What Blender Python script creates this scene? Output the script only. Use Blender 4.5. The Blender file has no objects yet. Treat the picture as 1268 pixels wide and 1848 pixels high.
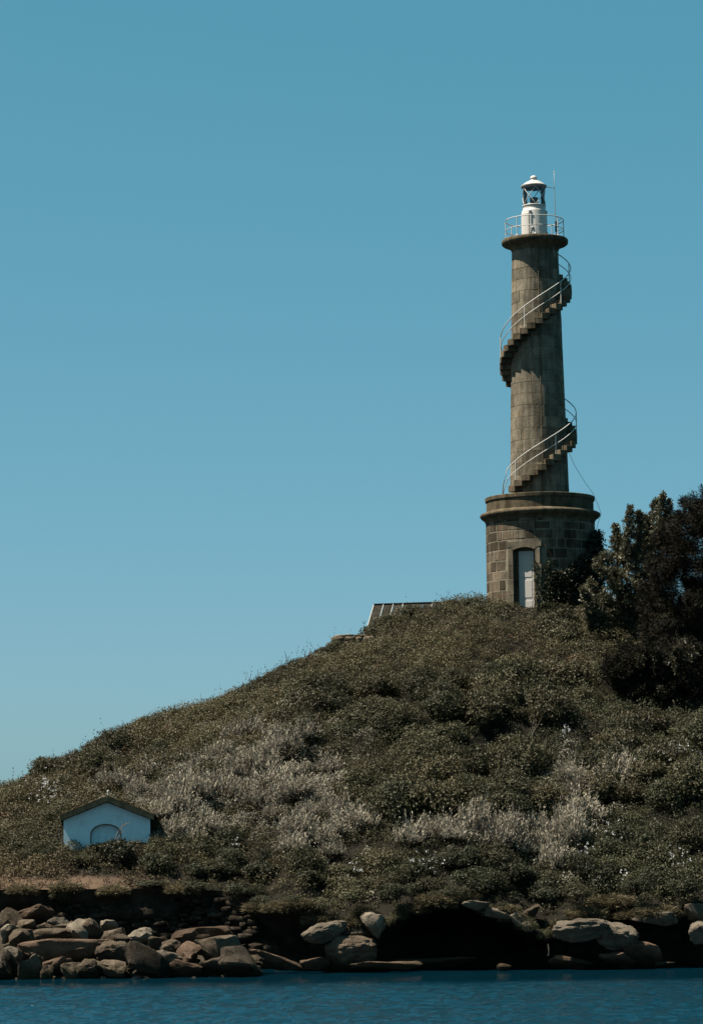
import bpy, math, random
import numpy as np
from mathutils import Matrix, Vector, Euler

random.seed(7)
RNG = np.random.default_rng(7)
PI = math.pi
sc = bpy.context.scene
C = sc.collection

# ------------------------------------------------------------------ camera
F, CX, CY, CAMH = 5000.0, 634.0, 924.0, 4.9
PITCH = math.atan((1500 - CY) / F)
ROLL = math.radians(0.65)
cam_d = bpy.data.cameras.new('camera')
cam = bpy.data.objects.new('camera', cam_d); C.objects.link(cam)
cam_d.sensor_fit = 'HORIZONTAL'; cam_d.sensor_width = 36.0
cam_d.lens = F / 1268.0 * 36.0
cam_d.clip_start = 1.0; cam_d.clip_end = 20000.0
ROT = (Matrix.Rotation(PI / 2 + PITCH, 3, 'X') @ Matrix.Rotation(-ROLL, 3, 'Z'))
cam.matrix_world = Matrix.Translation((0, 0, CAMH)) @ ROT.to_4x4()
sc.camera = cam
RN = np.array(ROT)

# ------------------------------------------------------------------ sky, sun, exposure
SUN_EL = math.radians(61.0)
SUN_FRONT = math.radians(9.0)          # the sun stands to the left, a little towards the camera
to_sun = Vector((-math.cos(SUN_EL) * math.cos(SUN_FRONT), -math.cos(SUN_EL) * math.sin(SUN_FRONT), math.sin(SUN_EL)))
world = bpy.data.worlds.new('World'); sc.world = world; world.use_nodes = True
wn = world.node_tree.nodes; wl = world.node_tree.links; wn.clear()
sky = wn.new('ShaderNodeTexSky'); sky.sky_type = 'NISHITA'; sky.sun_disc = False
sky.sun_elevation = SUN_EL
sky.sun_rotation = math.atan2(to_sun.x, to_sun.y)
sky.air_density = 0.6; sky.dust_density = 1.0; sky.ozone_density = 3.0; sky.altitude = 0
# the photograph's teal grade: each colour of the sky is scaled and its gradient softened, everywhere alike
sep = wn.new('ShaderNodeSeparateColor'); com = wn.new('ShaderNodeCombineColor'); wl.new(sky.outputs[0], sep.inputs[0])
for ch, (gain, power) in enumerate(((0.6315, 1.0), (1.758, 0.48), (1.739, 0.52))):
    pw = wn.new('ShaderNodeMath'); pw.operation = 'POWER'; wl.new(sep.outputs[ch], pw.inputs[0]); pw.inputs[1].default_value = power
    ml = wn.new('ShaderNodeMath'); ml.operation = 'MULTIPLY'; wl.new(pw.outputs[0], ml.inputs[0]); ml.inputs[1].default_value = gain
    wl.new(ml.outputs[0], com.inputs[ch])
bg = wn.new('ShaderNodeBackground'); bg.inputs[1].default_value = 0.05
wl.new(com.outputs[0], bg.inputs[0])
wo = wn.new('ShaderNodeOutputWorld'); wl.new(bg.outputs[0], wo.inputs[0])
sun_d = bpy.data.lights.new('sun', 'SUN'); sun_d.energy = 5.0; sun_d.angle = math.radians(0.53)
sun_d.color = (1.0, 0.91, 0.78)
sun = bpy.data.objects.new('sun', sun_d); C.objects.link(sun)
sun.rotation_euler = to_sun.to_track_quat('Z', 'Y').to_euler()
sun.location = (-40, 60, 80)
sc.view_settings.view_transform = 'Standard'; sc.view_settings.look = 'None'
sc.view_settings.exposure = 1.43; sc.view_settings.gamma = 1.0
sc.view_settings.use_curve_mapping = False
sc.cycles.max_bounces = 6; sc.cycles.diffuse_bounces = 2; sc.cycles.transparent_max_bounces = 8
sc.cycles.use_denoising = True

# ------------------------------------------------------------------ helpers
def ray(px, py):
    """tangents of azimuth and elevation of a picture point"""
    d = RN @ np.array([(px - CX) / F, (CY - py) / F, -1.0])
    return d[0] / d[1], d[2] / d[1]

def P(px, py, Y):
    a, e = ray(px, py)
    return np.array([a * Y, Y, CAMH + e * Y])

def project(pts):
    q = (np.asarray(pts) - np.array([0, 0, CAMH])) @ RN
    return CX + F * q[:, 0] / -q[:, 2], CY - F * q[:, 1] / -q[:, 2]

def smooth(a, b, x):
    t = np.clip((x - a) / (b - a), 0, 1)
    return t * t * (3 - 2 * t)

def _hash(ix, iy, iz, seed):
    h = (ix * 374761393 + iy * 668265263 + iz * 2147483647 + seed * 974634541) & 0xFFFFFFFF
    h = ((h ^ (h >> 13)) * 1274126177) & 0xFFFFFFFF
    h = ((h ^ (h >> 16)) * 2246822519) & 0xFFFFFFFF
    return ((h ^ (h >> 15)) & 0xFFFFFF) / float(0xFFFFFF)

def noise3(p, seed=0):
    """value noise in -1..1, vectorised"""
    p = np.asarray(p, float)
    i = np.floor(p).astype(np.int64); f = p - i
    u = f * f * f * (f * (f * 6 - 15) + 10)
    r = 0
    for dx in (0, 1):
        wx = u[..., 0] if dx else 1 - u[..., 0]
        for dy in (0, 1):
            wy = u[..., 1] if dy else 1 - u[..., 1]
            for dz in (0, 1):
                wz = u[..., 2] if dz else 1 - u[..., 2]
                r = r + wx * wy * wz * _hash(i[..., 0] + dx, i[..., 1] + dy, i[..., 2] + dz, seed)
    return r * 2 - 1

def fbm(p, octaves=4, seed=0, gain=0.5):
    a, s, r = 1.0, 1.0, 0
    for k in range(octaves):
        r = r + a * noise3(np.asarray(p) * s, seed + k * 17)
        a *= gain; s *= 2.03
    return r

def fbm2(x, y, scale, octaves=3, seed=0):
    return fbm(np.stack([x * scale, y * scale, np.zeros_like(x) + 0.37], -1), octaves, seed)

def tag(o, label=None, cat=None, group=None, kind=None):
    if label: o['label'] = label
    if cat: o['category'] = cat
    if group: o['group'] = group
    if kind: o['kind'] = kind
    return o

def link(o, parent=None):
    C.objects.link(o)
    if parent: o.parent = parent
    return o

def empty(name, loc, label, cat, group=None):
    o = bpy.data.objects.new(name, None); link(o); o.location = loc
    o.empty_display_size = 0.2
    return tag(o, label, cat, group)

def mesh_of(name, V, faces, mat=None, smooth_shade=False):
    me = bpy.data.meshes.new(name)
    me.from_pydata([tuple(map(float, v)) for v in V], [], [tuple(f) for f in faces])
    if mat: me.materials.append(mat)
    if smooth_shade: me.shade_smooth()
    me.update()
    return me

def obj(name, V, faces, mat, parent=None, smooth_shade=False, loc=None):
    o = bpy.data.objects.new(name, mesh_of(name, V, faces, mat, smooth_shade))
    link(o, parent)
    if loc is not None: o.location = loc
    return o

def raw_mesh(name, V, Q, mat, col=None, smooth_shade=False):
    """fast mesh of quads from arrays; col: per-vertex colours"""
    me = bpy.data.meshes.new(name)
    n, m = len(V), len(Q)
    me.vertices.add(n); me.vertices.foreach_set('co', np.asarray(V, np.float32).ravel())
    me.loops.add(m * 4); me.loops.foreach_set('vertex_index', np.asarray(Q, np.int32).ravel())
    me.polygons.add(m); me.polygons.foreach_set('loop_start', np.arange(0, m * 4, 4, dtype=np.int32))
    if smooth_shade: me.polygons.foreach_set('use_smooth', np.ones(m, bool))
    if col is not None:
        at = me.color_attributes.new('tone', 'FLOAT_COLOR', 'POINT')
        cc = np.ones((n, 4), np.float32); cc[:, :3] = col
        at.data.foreach_set('color', cc.ravel())
    me.update(calc_edges=True)
    me.materials.append(mat)
    return me

def grid_quads(nr, nc):
    i = np.arange(nr - 1)[:, None] * nc + np.arange(nc - 1)[None, :]
    return np.stack([i, i + 1, i + nc + 1, i + nc], -1).reshape(-1, 4)

def unit(v):
    return v / np.maximum(np.linalg.norm(v, axis=-1, keepdims=True), 1e-9)

def leaf_mesh(name, pos, dirs, L, W, col, mat, rng=RNG, fold=0.12, nrm=None, jit=0.55):
    """many small leaf blades: pos is the leaf foot, dirs its axis"""
    n = len(pos)
    dirs = unit(dirs)
    if nrm is None: q = rng.normal(size=(n, 3))
    else:
        q = unit(nrm + jit * rng.normal(size=(n, 3)))
        dirs = unit(dirs - 0.75 * q * np.sum(dirs * q, -1, keepdims=True))
    s = unit(np.cross(dirs, q))
    nn = np.cross(s, dirs)
    L = np.broadcast_to(L, (n,))[:, None]; W = np.broadcast_to(W, (n,))[:, None]
    V = np.empty((n, 4, 3))
    V[:, 0] = pos
    V[:, 1] = pos + dirs * L * 0.5 + s * W * 0.5 + nn * L * fold
    V[:, 2] = pos + dirs * L
    V[:, 3] = pos + dirs * L * 0.5 - s * W * 0.5 + nn * L * fold
    Q = np.arange(n * 4).reshape(n, 4)
    return raw_mesh(name, V.reshape(-1, 3), Q, mat, np.repeat(col, 4, axis=0) * 0.8)

def tube(path, r, n=6, closed=False, r1=None):
    path = [Vector(p) for p in path]
    V, Fc = [], []
    m = len(path)
    for i, p in enumerate(path):
        a = path[i - 1] if (i > 0 or closed) else p
        b = path[(i + 1) % m] if (i < m - 1 or closed) else p
        t = (b - a).normalized()
        ref = Vector((0, 0, 1)) if abs(t.z) < 0.9 else Vector((1, 0, 0))
        s = t.cross(ref).normalized(); u = s.cross(t)
        rr = r if r1 is None else r + (r1 - r) * i / (m - 1)
        for k in range(n):
            q = 2 * PI * k / n
            V.append(p + (s * math.cos(q) + u * math.sin(q)) * rr)
    segs = m if closed else m - 1
    for i in range(segs):
        for k in range(n):
            a, b = i * n + k, i * n + (k + 1) % n
            c, d = ((i + 1) % m) * n + (k + 1) % n, ((i + 1) % m) * n + k
            Fc.append((a, b, c, d))
    if not closed:
        Fc.append(tuple(range(n - 1, -1, -1))); Fc.append(tuple((m - 1) * n + k for k in range(n)))
    return V, Fc

def join(*parts):
    V, Fc = [], []
    for v, f in parts:
        b = len(V); V += list(v); Fc += [tuple(i + b for i in q) for q in f]
    return V, Fc

def lathe(profile, n=64, cap_top=False, cap_bottom=False):
    V, Fc = [], []
    for r, z in profile:
        for k in range(n):
            q = 2 * PI * k / n
            V.append((r * math.sin(q), -r * math.cos(q), z))
    for i in range(len(profile) - 1):
        for k in range(n):
            Fc.append((i * n + k, i * n + (k + 1) % n, (i + 1) * n + (k + 1) % n, (i + 1) * n + k))
    if cap_bottom: Fc.append(tuple(range(n - 1, -1, -1)))
    if cap_top: Fc.append(tuple((len(profile) - 1) * n + k for k in range(n)))
    return V, Fc

def box(x0, x1, y0, y1, z0, z1):
    V = [(x0, y0, z0), (x1, y0, z0), (x1, y1, z0), (x0, y1, z0), (x0, y0, z1), (x1, y0, z1), (x1, y1, z1), (x0, y1, z1)]
    return V, [(0, 3, 2, 1), (4, 5, 6, 7), (0, 1, 5, 4), (1, 2, 6, 5), (2, 3, 7, 6), (3, 0, 4, 7)]

def bevel_box(x0, x1, y0, y1, z0, z1, c):
    """box with chamfered edges"""
    pts = []
    for sx in (0, 1):
        for sy in (0, 1):
            for sz in (0, 1):
                x, y, z = (x0, x1)[sx], (y0, y1)[sy], (z0, z1)[sz]
                dx, dy, dz = (c, -c)[sx], (c, -c)[sy], (c, -c)[sz]
                pts += [(x + dx, y + dy, z), (x + dx, y, z + dz), (x, y + dy, z + dz)]
    import bmesh
    bm = bmesh.new()
    for p in pts: bm.verts.new(p)
    r = bmesh.ops.convex_hull(bm, input=bm.verts[:])
    bm.verts.index_update()
    V = [tuple(v.co) for v in bm.verts]; Fc = [tuple(v.index for v in f.verts) for f in bm.faces]
    bm.free()
    return V, Fc

# ------------------------------------------------------------------ materials
def new_mat(name):
    m = bpy.data.materials.new(name); m.use_nodes = True
    nt = m.node_tree; nt.nodes.clear()
    out = nt.nodes.new('ShaderNodeOutputMaterial')
    return m, nt, out

def nd(nt, kind, **kw):
    n = nt.nodes.new(kind)
    for k, v in kw.items(): setattr(n, k, v)
    return n

def ramp(nt, fac, stops):
    r = nt.nodes.new('ShaderNodeValToRGB')
    e = r.color_ramp.elements
    while len(e) < len(stops): e.new(0.5)
    for x, (p, c) in zip(e, stops): x.position = p; x.color = (*c, 1)
    nt.links.new(fac, r.inputs[0])
    return r.outputs[0]

def noise_node(nt, vec, scale, detail=5, rough=0.6):
    n = nt.nodes.new('ShaderNodeTexNoise')
    n.inputs['Scale'].default_value = scale; n.inputs['Detail'].default_value = detail
    n.inputs['Roughness'].default_value = rough
    nt.links.new(vec, n.inputs['Vector'])
    return n.outputs['Fac']

def mixc(nt, fac, a, b, mode='MIX'):
    m = nt.nodes.new('ShaderNodeMix'); m.data_type = 'RGBA'; m.blend_type = mode
    for v, s in ((fac, m.inputs[0]), (a, m.inputs[6]), (b, m.inputs[7])):
        if hasattr(v, 'is_linked'): nt.links.new(v, s)
        elif isinstance(v, (int, float)): s.default_value = v
        else: s.default_value = (*v, 1)
    return m.outputs[2]

def finish(nt, out, color, rough=0.9, bump=None, bump_strength=0.5, bump_dist=0.03, spec=0.25, metal=0.0):
    b = nt.nodes.new('ShaderNodeBsdfPrincipled')
    if hasattr(color, 'is_linked'): nt.links.new(color, b.inputs['Base Color'])
    else: b.inputs['Base Color'].default_value = (*color, 1)
    b.inputs['Roughness'].default_value = rough
    b.inputs['Specular IOR Level'].default_value = spec
    b.inputs['Metallic'].default_value = metal
    if bump is not None:
        bp = nt.nodes.new('ShaderNodeBump'); bp.inputs['Strength'].default_value = bump_strength
        bp.inputs['Distance'].default_value = bump_dist
        nt.links.new(bump, bp.inputs['Height']); nt.links.new(bp.outputs[0], b.inputs['Normal'])
    nt.links.new(b.outputs[0], out.inputs[0])
    return b

def position(nt):
    return nt.nodes.new('ShaderNodeNewGeometry').outputs['Position']

def stone_mat(name, base, dark, light, lichen=(0.20, 0.15, 0.07), vary=0.45, lichen_at=0.62, bump=0.5, scale=1.0):
    m, nt, out = new_mat(name)
    p = position(nt)
    n1 = noise_node(nt, p, 2.2 * scale, 6, 0.65)
    c = ramp(nt, n1, [(0.30, dark), (0.52, base), (0.75, light)])
    n2 = noise_node(nt, p, 22 * scale, 4, 0.7)
    c = mixc(nt, 0.45, c, ramp(nt, n2, [(0.3, (0.35, 0.35, 0.35)), (0.7, (1, 1, 1))]), 'MULTIPLY')
    n3 = noise_node(nt, p, 4.6 * scale, 5, 0.75)
    lf = ramp(nt, n3, [(lichen_at - 0.05, (0, 0, 0)), (lichen_at + 0.05, (1, 1, 1))])
    lm = nd(nt, 'ShaderNodeMath', operation='MULTIPLY'); nt.links.new(lf, lm.inputs[0]); lm.inputs[1].default_value = 0.6
    c = mixc(nt, lm.outputs[0], c, lichen)
    mpz = nt.nodes.new('ShaderNodeMapping'); mpz.inputs['Scale'].default_value = (2.6, 2.6, 0.22); nt.links.new(p, mpz.inputs[0])
    n4 = noise_node(nt, mpz.outputs[0], 1.6, 5, 0.7)
    c = mixc(nt, 0.75, c, ramp(nt, n4, [(0.36, (0.42, 0.40, 0.36)), (0.55, (1, 1, 1)), (0.75, (1.12, 1.1, 1.05))]), 'MULTIPLY')
    oi = nt.nodes.new('ShaderNodeObjectInfo')
    v = nd(nt, 'ShaderNodeMapRange'); nt.links.new(oi.outputs['Random'], v.inputs[0])
    v.inputs[3].default_value = 1 - vary; v.inputs[4].default_value = 1 + vary * 0.35
    hv = nt.nodes.new('ShaderNodeHueSaturation'); nt.links.new(c, hv.inputs['Color']); nt.links.new(v.outputs[0], hv.inputs['Value'])
    add = nd(nt, 'ShaderNodeMath', operation='ADD'); nt.links.new(n1, add.inputs[0]); nt.links.new(n2, add.inputs[1])
    finish(nt, out, hv.outputs[0], 0.95, add.outputs[0], bump, 0.04, 0.05)
    return m

def rock_mat(name, base, dark, light, lichen):
    m, nt, out = new_mat(name)
    p = position(nt)
    n1 = noise_node(nt, p, 1.3, 7, 0.62)
    c = ramp(nt, n1, [(0.30, dark), (0.5, base), (0.72, light)])
    n2 = noise_node(nt, p, 14, 5, 0.7)
    c = mixc(nt, 0.6, c, ramp(nt, n2, [(0.3, (0.4, 0.4, 0.4)), (0.7, (1, 1, 1))]), 'MULTIPLY')
    n3 = noise_node(nt, p, 3.1, 6, 0.7)
    c = mixc(nt, ramp(nt, n3, [(0.57, (0, 0, 0)), (0.66, (0.6, 0.6, 0.6))]), c, lichen)
    # weed and damp below the tide mark
    sx = nt.nodes.new('ShaderNodeSeparateXYZ'); nt.links.new(p, sx.inputs[0])
    ad = nd(nt, 'ShaderNodeMath', operation='MULTIPLY_ADD'); nt.links.new(n3, ad.inputs[0]); ad.inputs[1].default_value = -0.5
    nt.links.new(sx.outputs[2], ad.inputs[2])
    tide = ramp(nt, ad.outputs[0], [(0.03, (0.75, 0.75, 0.75)), (0.22, (0, 0, 0))])
    c = mixc(nt, tide, c, (0.035, 0.03, 0.018))
    oi = nt.nodes.new('ShaderNodeObjectInfo')
    v = nd(nt, 'ShaderNodeMapRange'); nt.links.new(oi.outputs['Random'], v.inputs[0])
    v.inputs[3].default_value = 0.55; v.inputs[4].default_value = 1.15
    hv = nt.nodes.new('ShaderNodeHueSaturation'); nt.links.new(c, hv.inputs['Color']); nt.links.new(v.outputs[0], hv.inputs['Value'])
    add = nd(nt, 'ShaderNodeMath', operation='ADD'); nt.links.new(n1, add.inputs[0]); nt.links.new(n2, add.inputs[1])
    finish(nt, out, hv.outputs[0], 0.95, add.outputs[0], 1.0, 0.09, 0.06)
    return m

def paint_mat(name, col, rough=0.5, wear=(0.25, 0.17, 0.10), amount=0.62, scale=3.0):
    m, nt, out = new_mat(name)
    p = position(nt)
    n1 = noise_node(nt, p, scale, 6, 0.7)
    c = mixc(nt, ramp(nt, n1, [(amount, (0, 0, 0)), (amount + 0.08, (0.8, 0.8, 0.8))]), col, wear)
    n2 = noise_node(nt, p, scale * 4, 4, 0.6)
    c = mixc(nt, 0.35, c, ramp(nt, n2, [(0.3, (0.6, 0.6, 0.58)), (0.7, (1, 1, 1))]), 'MULTIPLY')
    finish(nt, out, c, rough, n2, 0.15, 0.01, 0.3)
    return m

def leaf_mat(name, translucent=0.22, gloss=0.55, spec=0.15, vary=0.0):
    m, nt, out = new_mat(name)
    a = nt.nodes.new('ShaderNodeVertexColor'); a.layer_name = 'tone'
    c = a.outputs[0]
    if vary:
        oi = nt.nodes.new('ShaderNodeObjectInfo')
        v = nd(nt, 'ShaderNodeMapRange'); nt.links.new(oi.outputs['Random'], v.inputs[0])
        v.inputs[3].default_value = 1 - vary; v.inputs[4].default_value = 1 + vary * 0.5
        hv = nt.nodes.new('ShaderNodeHueSaturation'); nt.links.new(c, hv.inputs['Color']); nt.links.new(v.outputs[0], hv.inputs['Value'])
        c = hv.outputs[0]
    b = nt.nodes.new('ShaderNodeBsdfPrincipled'); nt.links.new(c, b.inputs['Base Color'])
    b.inputs['Roughness'].default_value = gloss; b.inputs['Specular IOR Level'].default_value = spec
    t = nt.nodes.new('ShaderNodeBsdfTranslucent'); nt.links.new(c, t.inputs[0])
    mx = nt.nodes.new('ShaderNodeMixShader'); mx.inputs[0].default_value = translucent
    nt.links.new(b.outputs[0], mx.inputs[1]); nt.links.new(t.outputs[0], mx.inputs[2])
    nt.links.new(mx.outputs[0], out.inputs[0])
    return m

M_ASHLAR = stone_mat('granite_ashlar', (0.1795, 0.1563, 0.1164), (0.1064, 0.09642, 0.07315), (0.2394, 0.2061, 0.1563), (0.1263, 0.0798, 0.0399), 0.4, 0.60)
M_RUBBLE = stone_mat('granite_rubble', (0.14, 0.1155, 0.084), (0.07, 0.063, 0.049), (0.21, 0.1715, 0.126), (0.105, 0.0595, 0.0315), 0.7, 0.56)
M_MORTAR = stone_mat('pale_mortar', (0.1795, 0.1563, 0.1164), (0.113, 0.09975, 0.07315), (0.2195, 0.1928, 0.1463), (0.0931, 0.0798, 0.04655), 0.0, 0.64, 0.4)
M_JOINT = stone_mat('dark_joint', (0.112, 0.098, 0.0735), (0.07, 0.063, 0.049), (0.154, 0.133, 0.098), (0.07, 0.056, 0.035), 0.0, 0.64, 0.4)
M_TRIM = stone_mat('weathered_trim_stone', (0.09975, 0.08312, 0.05652), (0.04655, 0.04123, 0.02993), (0.1596, 0.133, 0.09642), (0.09975, 0.0665, 0.02993), 0.1, 0.56, 0.5)
M_STEP = stone_mat('stair_stone', (0.14, 0.1155, 0.0805), (0.07, 0.0595, 0.042), (0.203, 0.168, 0.119), (0.133, 0.077, 0.0385), 0.4, 0.58)
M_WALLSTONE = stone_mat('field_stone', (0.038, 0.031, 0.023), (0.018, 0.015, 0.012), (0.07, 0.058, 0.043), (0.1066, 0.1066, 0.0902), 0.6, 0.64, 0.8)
M_ROCK = rock_mat('shore_granite', (0.09409, 0.07319, 0.05227), (0.0453, 0.03485, 0.02509), (0.1394, 0.1115, 0.08015), (0.1115, 0.09545, 0.07319))
M_ROCK_PINK = rock_mat('pink_granite', (0.1185, 0.08015, 0.05576), (0.05924, 0.04043, 0.02927), (0.1638, 0.115, 0.08364), (0.1011, 0.08364, 0.06273))
M_ROCK_PALE = rock_mat('lichened_granite', (0.1794, 0.1506, 0.1148), (0.07175, 0.05945, 0.0451), (0.2665, 0.2255, 0.1742), (0.123, 0.1107, 0.0902))
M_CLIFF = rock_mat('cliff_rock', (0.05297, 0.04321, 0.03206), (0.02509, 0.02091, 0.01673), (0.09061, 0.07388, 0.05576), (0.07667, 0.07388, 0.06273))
M_WHITE = paint_mat('white_gloss_paint', (0.41, 0.3977, 0.369), 0.45, (0.369, 0.2952, 0.2132), 0.66, 3.0)
M_RAIL = paint_mat('worn_rail_paint', (0.41, 0.3936, 0.3608), 0.5, (0.164, 0.1066, 0.0656), 0.58, 5.0)
M_MAST = paint_mat('grey_metal', (0.22, 0.21, 0.19), 0.5, (0.5, 0.48, 0.44), 0.6, 6.0)
M_DARKMETAL = paint_mat('dark_lamp_metal', (0.05, 0.05, 0.05), 0.4, (0.1, 0.09, 0.08), 0.7, 4.0)
M_RENDER = paint_mat('white_render', (0.50, 0.635, 0.68), 0.9, (0.40, 0.48, 0.50), 0.60, 1.6)
M_DOORWHITE = paint_mat('door_white', (0.3772, 0.3567, 0.328), 0.6, (0.41, 0.3444, 0.2706), 0.66, 4.0)
M_FASCIA = stone_mat('mossy_tile_and_board', (0.17, 0.118, 0.068), (0.09, 0.066, 0.04), (0.23, 0.165, 0.095), (0.11, 0.095, 0.05), 0.35, 0.6, 0.5, 2.0)
M_PANEL = stone_mat('slate_panel', (0.0357, 0.0336, 0.0273), (0.021, 0.01974, 0.0168), (0.0504, 0.0483, 0.0399), (0.042, 0.042, 0.0336), 0.3, 0.62, 0.3)
M_BATTEN = paint_mat('pale_batten', (0.294, 0.28, 0.245), 0.8, (0.14, 0.119, 0.091), 0.6, 5.0)
M_BARK = stone_mat('bark', (0.07, 0.055, 0.04), (0.035, 0.03, 0.02), (0.11, 0.09, 0.07), (0.09, 0.09, 0.07), 0.2, 0.62, 0.8, 3.0)
M_TWIG = stone_mat('dead_wood', (0.21, 0.182, 0.147), (0.14, 0.119, 0.098), (0.266, 0.238, 0.196), (0.175, 0.14, 0.105), 0.3, 0.7, 0.4, 3.0)
M_LEAF = leaf_mat('scrub_leaf', 0.2)
M_LEAFV = leaf_mat('shrub_leaf', 0.2, vary=0.35)
M_DARKLEAF = leaf_mat('dark_needle', 0.05, 0.7, 0.08)
M_TREELEAF = leaf_mat('glossy_leaf', 0.15, 0.45, 0.25)
M_GRASS = leaf_mat('grass_blade', 0.25, 0.7, 0.1, vary=0.3)
M_PETAL = leaf_mat('white_petal', 0.25, 0.7, 0.1)

m, nt, out = new_mat('lantern_glass')
g = nt.nodes.new('ShaderNodeBsdfGlossy'); g.inputs['Roughness'].default_value = 0.03
tr = nt.nodes.new('ShaderNodeBsdfTransparent'); tr.inputs[0].default_value = (0.93, 0.96, 0.97, 1)
fr = nt.nodes.new('ShaderNodeFresnel'); fr.inputs[0].default_value = 1.5
mx = nt.nodes.new('ShaderNodeMixShader')
nt.links.new(fr.outputs[0], mx.inputs[0]); nt.links.new(tr.outputs[0], mx.inputs[1]); nt.links.new(g.outputs[0], mx.inputs[2])
nt.links.new(mx.outputs[0], out.inputs[0]); M_GLASS = m

m, nt, out = new_mat('sea_water')
p = position(nt)
mp_ = nt.nodes.new('ShaderNodeMapping'); mp_.inputs['Scale'].default_value = (1.0, 2.0, 1.0); nt.links.new(p, mp_.inputs[0])
n1 = noise_node(nt, mp_.outputs[0], 6.0, 5, 0.65)
b = finish(nt, out, (0.001, 0.0155, 0.0265), 0.05, n1, 0.55, 0.05, 0.5)
sp_ = nt.nodes.new('ShaderNodeSeparateXYZ'); nt.links.new(p, sp_.inputs[0])
nl_ = noise_node(nt, p, 0.25, 3, 0.5)
ma_ = nd(nt, 'ShaderNodeMath', operation='MULTIPLY_ADD'); nt.links.new(nl_, ma_.inputs[0]); ma_.inputs[1].default_value = 3.0; nt.links.new(sp_.outputs[1], ma_.inputs[2])
mr_ = nd(nt, 'ShaderNodeMapRange', interpolation_type='SMOOTHSTEP'); nt.links.new(ma_.outputs[0], mr_.inputs[0])
mr_.inputs[1].default_value = 88.0; mr_.inputs[2].default_value = 94.5; mr_.inputs[3].default_value = 0.85; mr_.inputs[4].default_value = 0.05
nt.links.new(mr_.outputs[0], [n for n in nt.nodes if n.type == 'BUMP'][0].inputs['Strength'])
b.inputs['IOR'].default_value = 1.333; M_WATER = m

m, nt, out = new_mat('hillside_soil')
a = nt.nodes.new('ShaderNodeVertexColor'); a.layer_name = 'tone'
n1 = noise_node(nt, position(nt), 6.0, 6, 0.7)
c = mixc(nt, 0.7, a.outputs[0], ramp(nt, n1, [(0.3, (0.4, 0.4, 0.4)), (0.7, (1.1, 1.1, 1.1))]), 'MULTIPLY')
finish(nt, out, c, 0.95, n1, 0.8, 0.08, 0.1); M_SOIL = m

# ------------------------------------------------------------------ the lie of the land (functions of azimuth)
def line(pts, cols):
    """pts: rows of (px, py, Y) -> sorted azimuth, height and depth tables"""
    a = [ray(p[0], p[1]) for p in pts]
    az = np.array([q[0] for q in a]); z = np.array([CAMH + q[1] * p[2] for q, p in zip(a, pts)])
    Y = np.array([p[2] for p in pts], float)
    o = np.argsort(az)
    return az[o], z[o], Y[o]

CREST = line([(-1500, 1830, 104), (-900, 1700, 106), (-400, 1560, 108), (-150, 1505, 109.5), (0, 1442, 110.5), (60, 1414, 111), (130, 1374, 112),
              (200, 1340, 113), (300, 1306, 115), (400, 1276, 117), (480, 1232, 119), (520, 1211, 120), (590, 1179, 121.5), (640, 1163, 122.5),
              (690, 1132, 124), (760, 1107, 125.5), (830, 1096, 126), (900, 1094, 126), (1000, 1094, 126), (1080, 1100, 126), (1180, 1110, 126),
              (1268, 1120, 126), (1500, 1150, 126), (2000, 1250, 126), (2700, 1500, 124)], 0)
_LIP = line([(-1500, 1690, 99), (-400, 1640, 100), (0, 1606, 101), (60, 1606, 101), (250, 1604, 101), (400, 1608, 101), (450, 1622, 100.4), (480, 1640, 99.6), (520, 1646, 99.1), (555, 1638, 99.0),
            (590, 1660, 98.6), (630, 1668, 98.5), (660, 1654, 98.6), (700, 1650, 98.4), (740, 1634, 98.5), (800, 1628, 98.5), (835, 1622, 98.6), (880, 1640, 98.4), (930, 1662, 98.2), (960, 1684, 98.2),
            (992, 1688, 98.3), (1015, 1664, 98.8), (1050, 1650, 99.0), (1080, 1638, 99.4), (1120, 1640, 99.4), (1145, 1656, 98.8), (1170, 1648, 98.7), (1215, 1640, 98.9), (1268, 1632, 99.2), (1600, 1640, 99), (2700, 1660, 99)], 0)
_a = np.linspace(_LIP[0][0], _LIP[0][-1], 900)
LIP = (_a, np.interp(_a, _LIP[0], _LIP[1]) + 0.24 * noise3(np.stack([_a * 130, _a * 0, _a * 0], -1), 5) * smooth(-0.045, -0.03, _a), np.interp(_a, _LIP[0], _LIP[2]) + 0.35 * noise3(np.stack([_a * 90, _a * 0 + 4.5, _a * 0], -1), 6) * smooth(-0.045, -0.03, _a))
HOLLOWS = [(890, 1366, 44, 34, 1.1), (600, 1290, 50, 26, 0.35), (1095, 1490, 50, 36, 0.5), (560, 1400, 40, 20, 0.3), (640, 1580, 40, 35, 0.4), (1185, 1345, 40, 20, 0.3)]

def base_ground(x, y):
    az = x / y
    zc, Yc = np.interp(az, CREST[0], CREST[1]), np.interp(az, CREST[0], CREST[2])
    zl, Yl = np.interp(az, LIP[0], LIP[1]), np.interp(az, LIP[0], LIP[2])
    t = (y - Yl) / (Yc - Yl)
    tt = np.clip(t, 0, 1)
    # a gentle step above the lip, then the long slope
    g = tt + 0.10 * np.sin(PI * tt)
    z = zl + (zc - zl) * g
    d = np.maximum(y - Yc, 0)
    z = z - 0.05 * d - 0.0035 * d * d
    return z, tt

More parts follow.
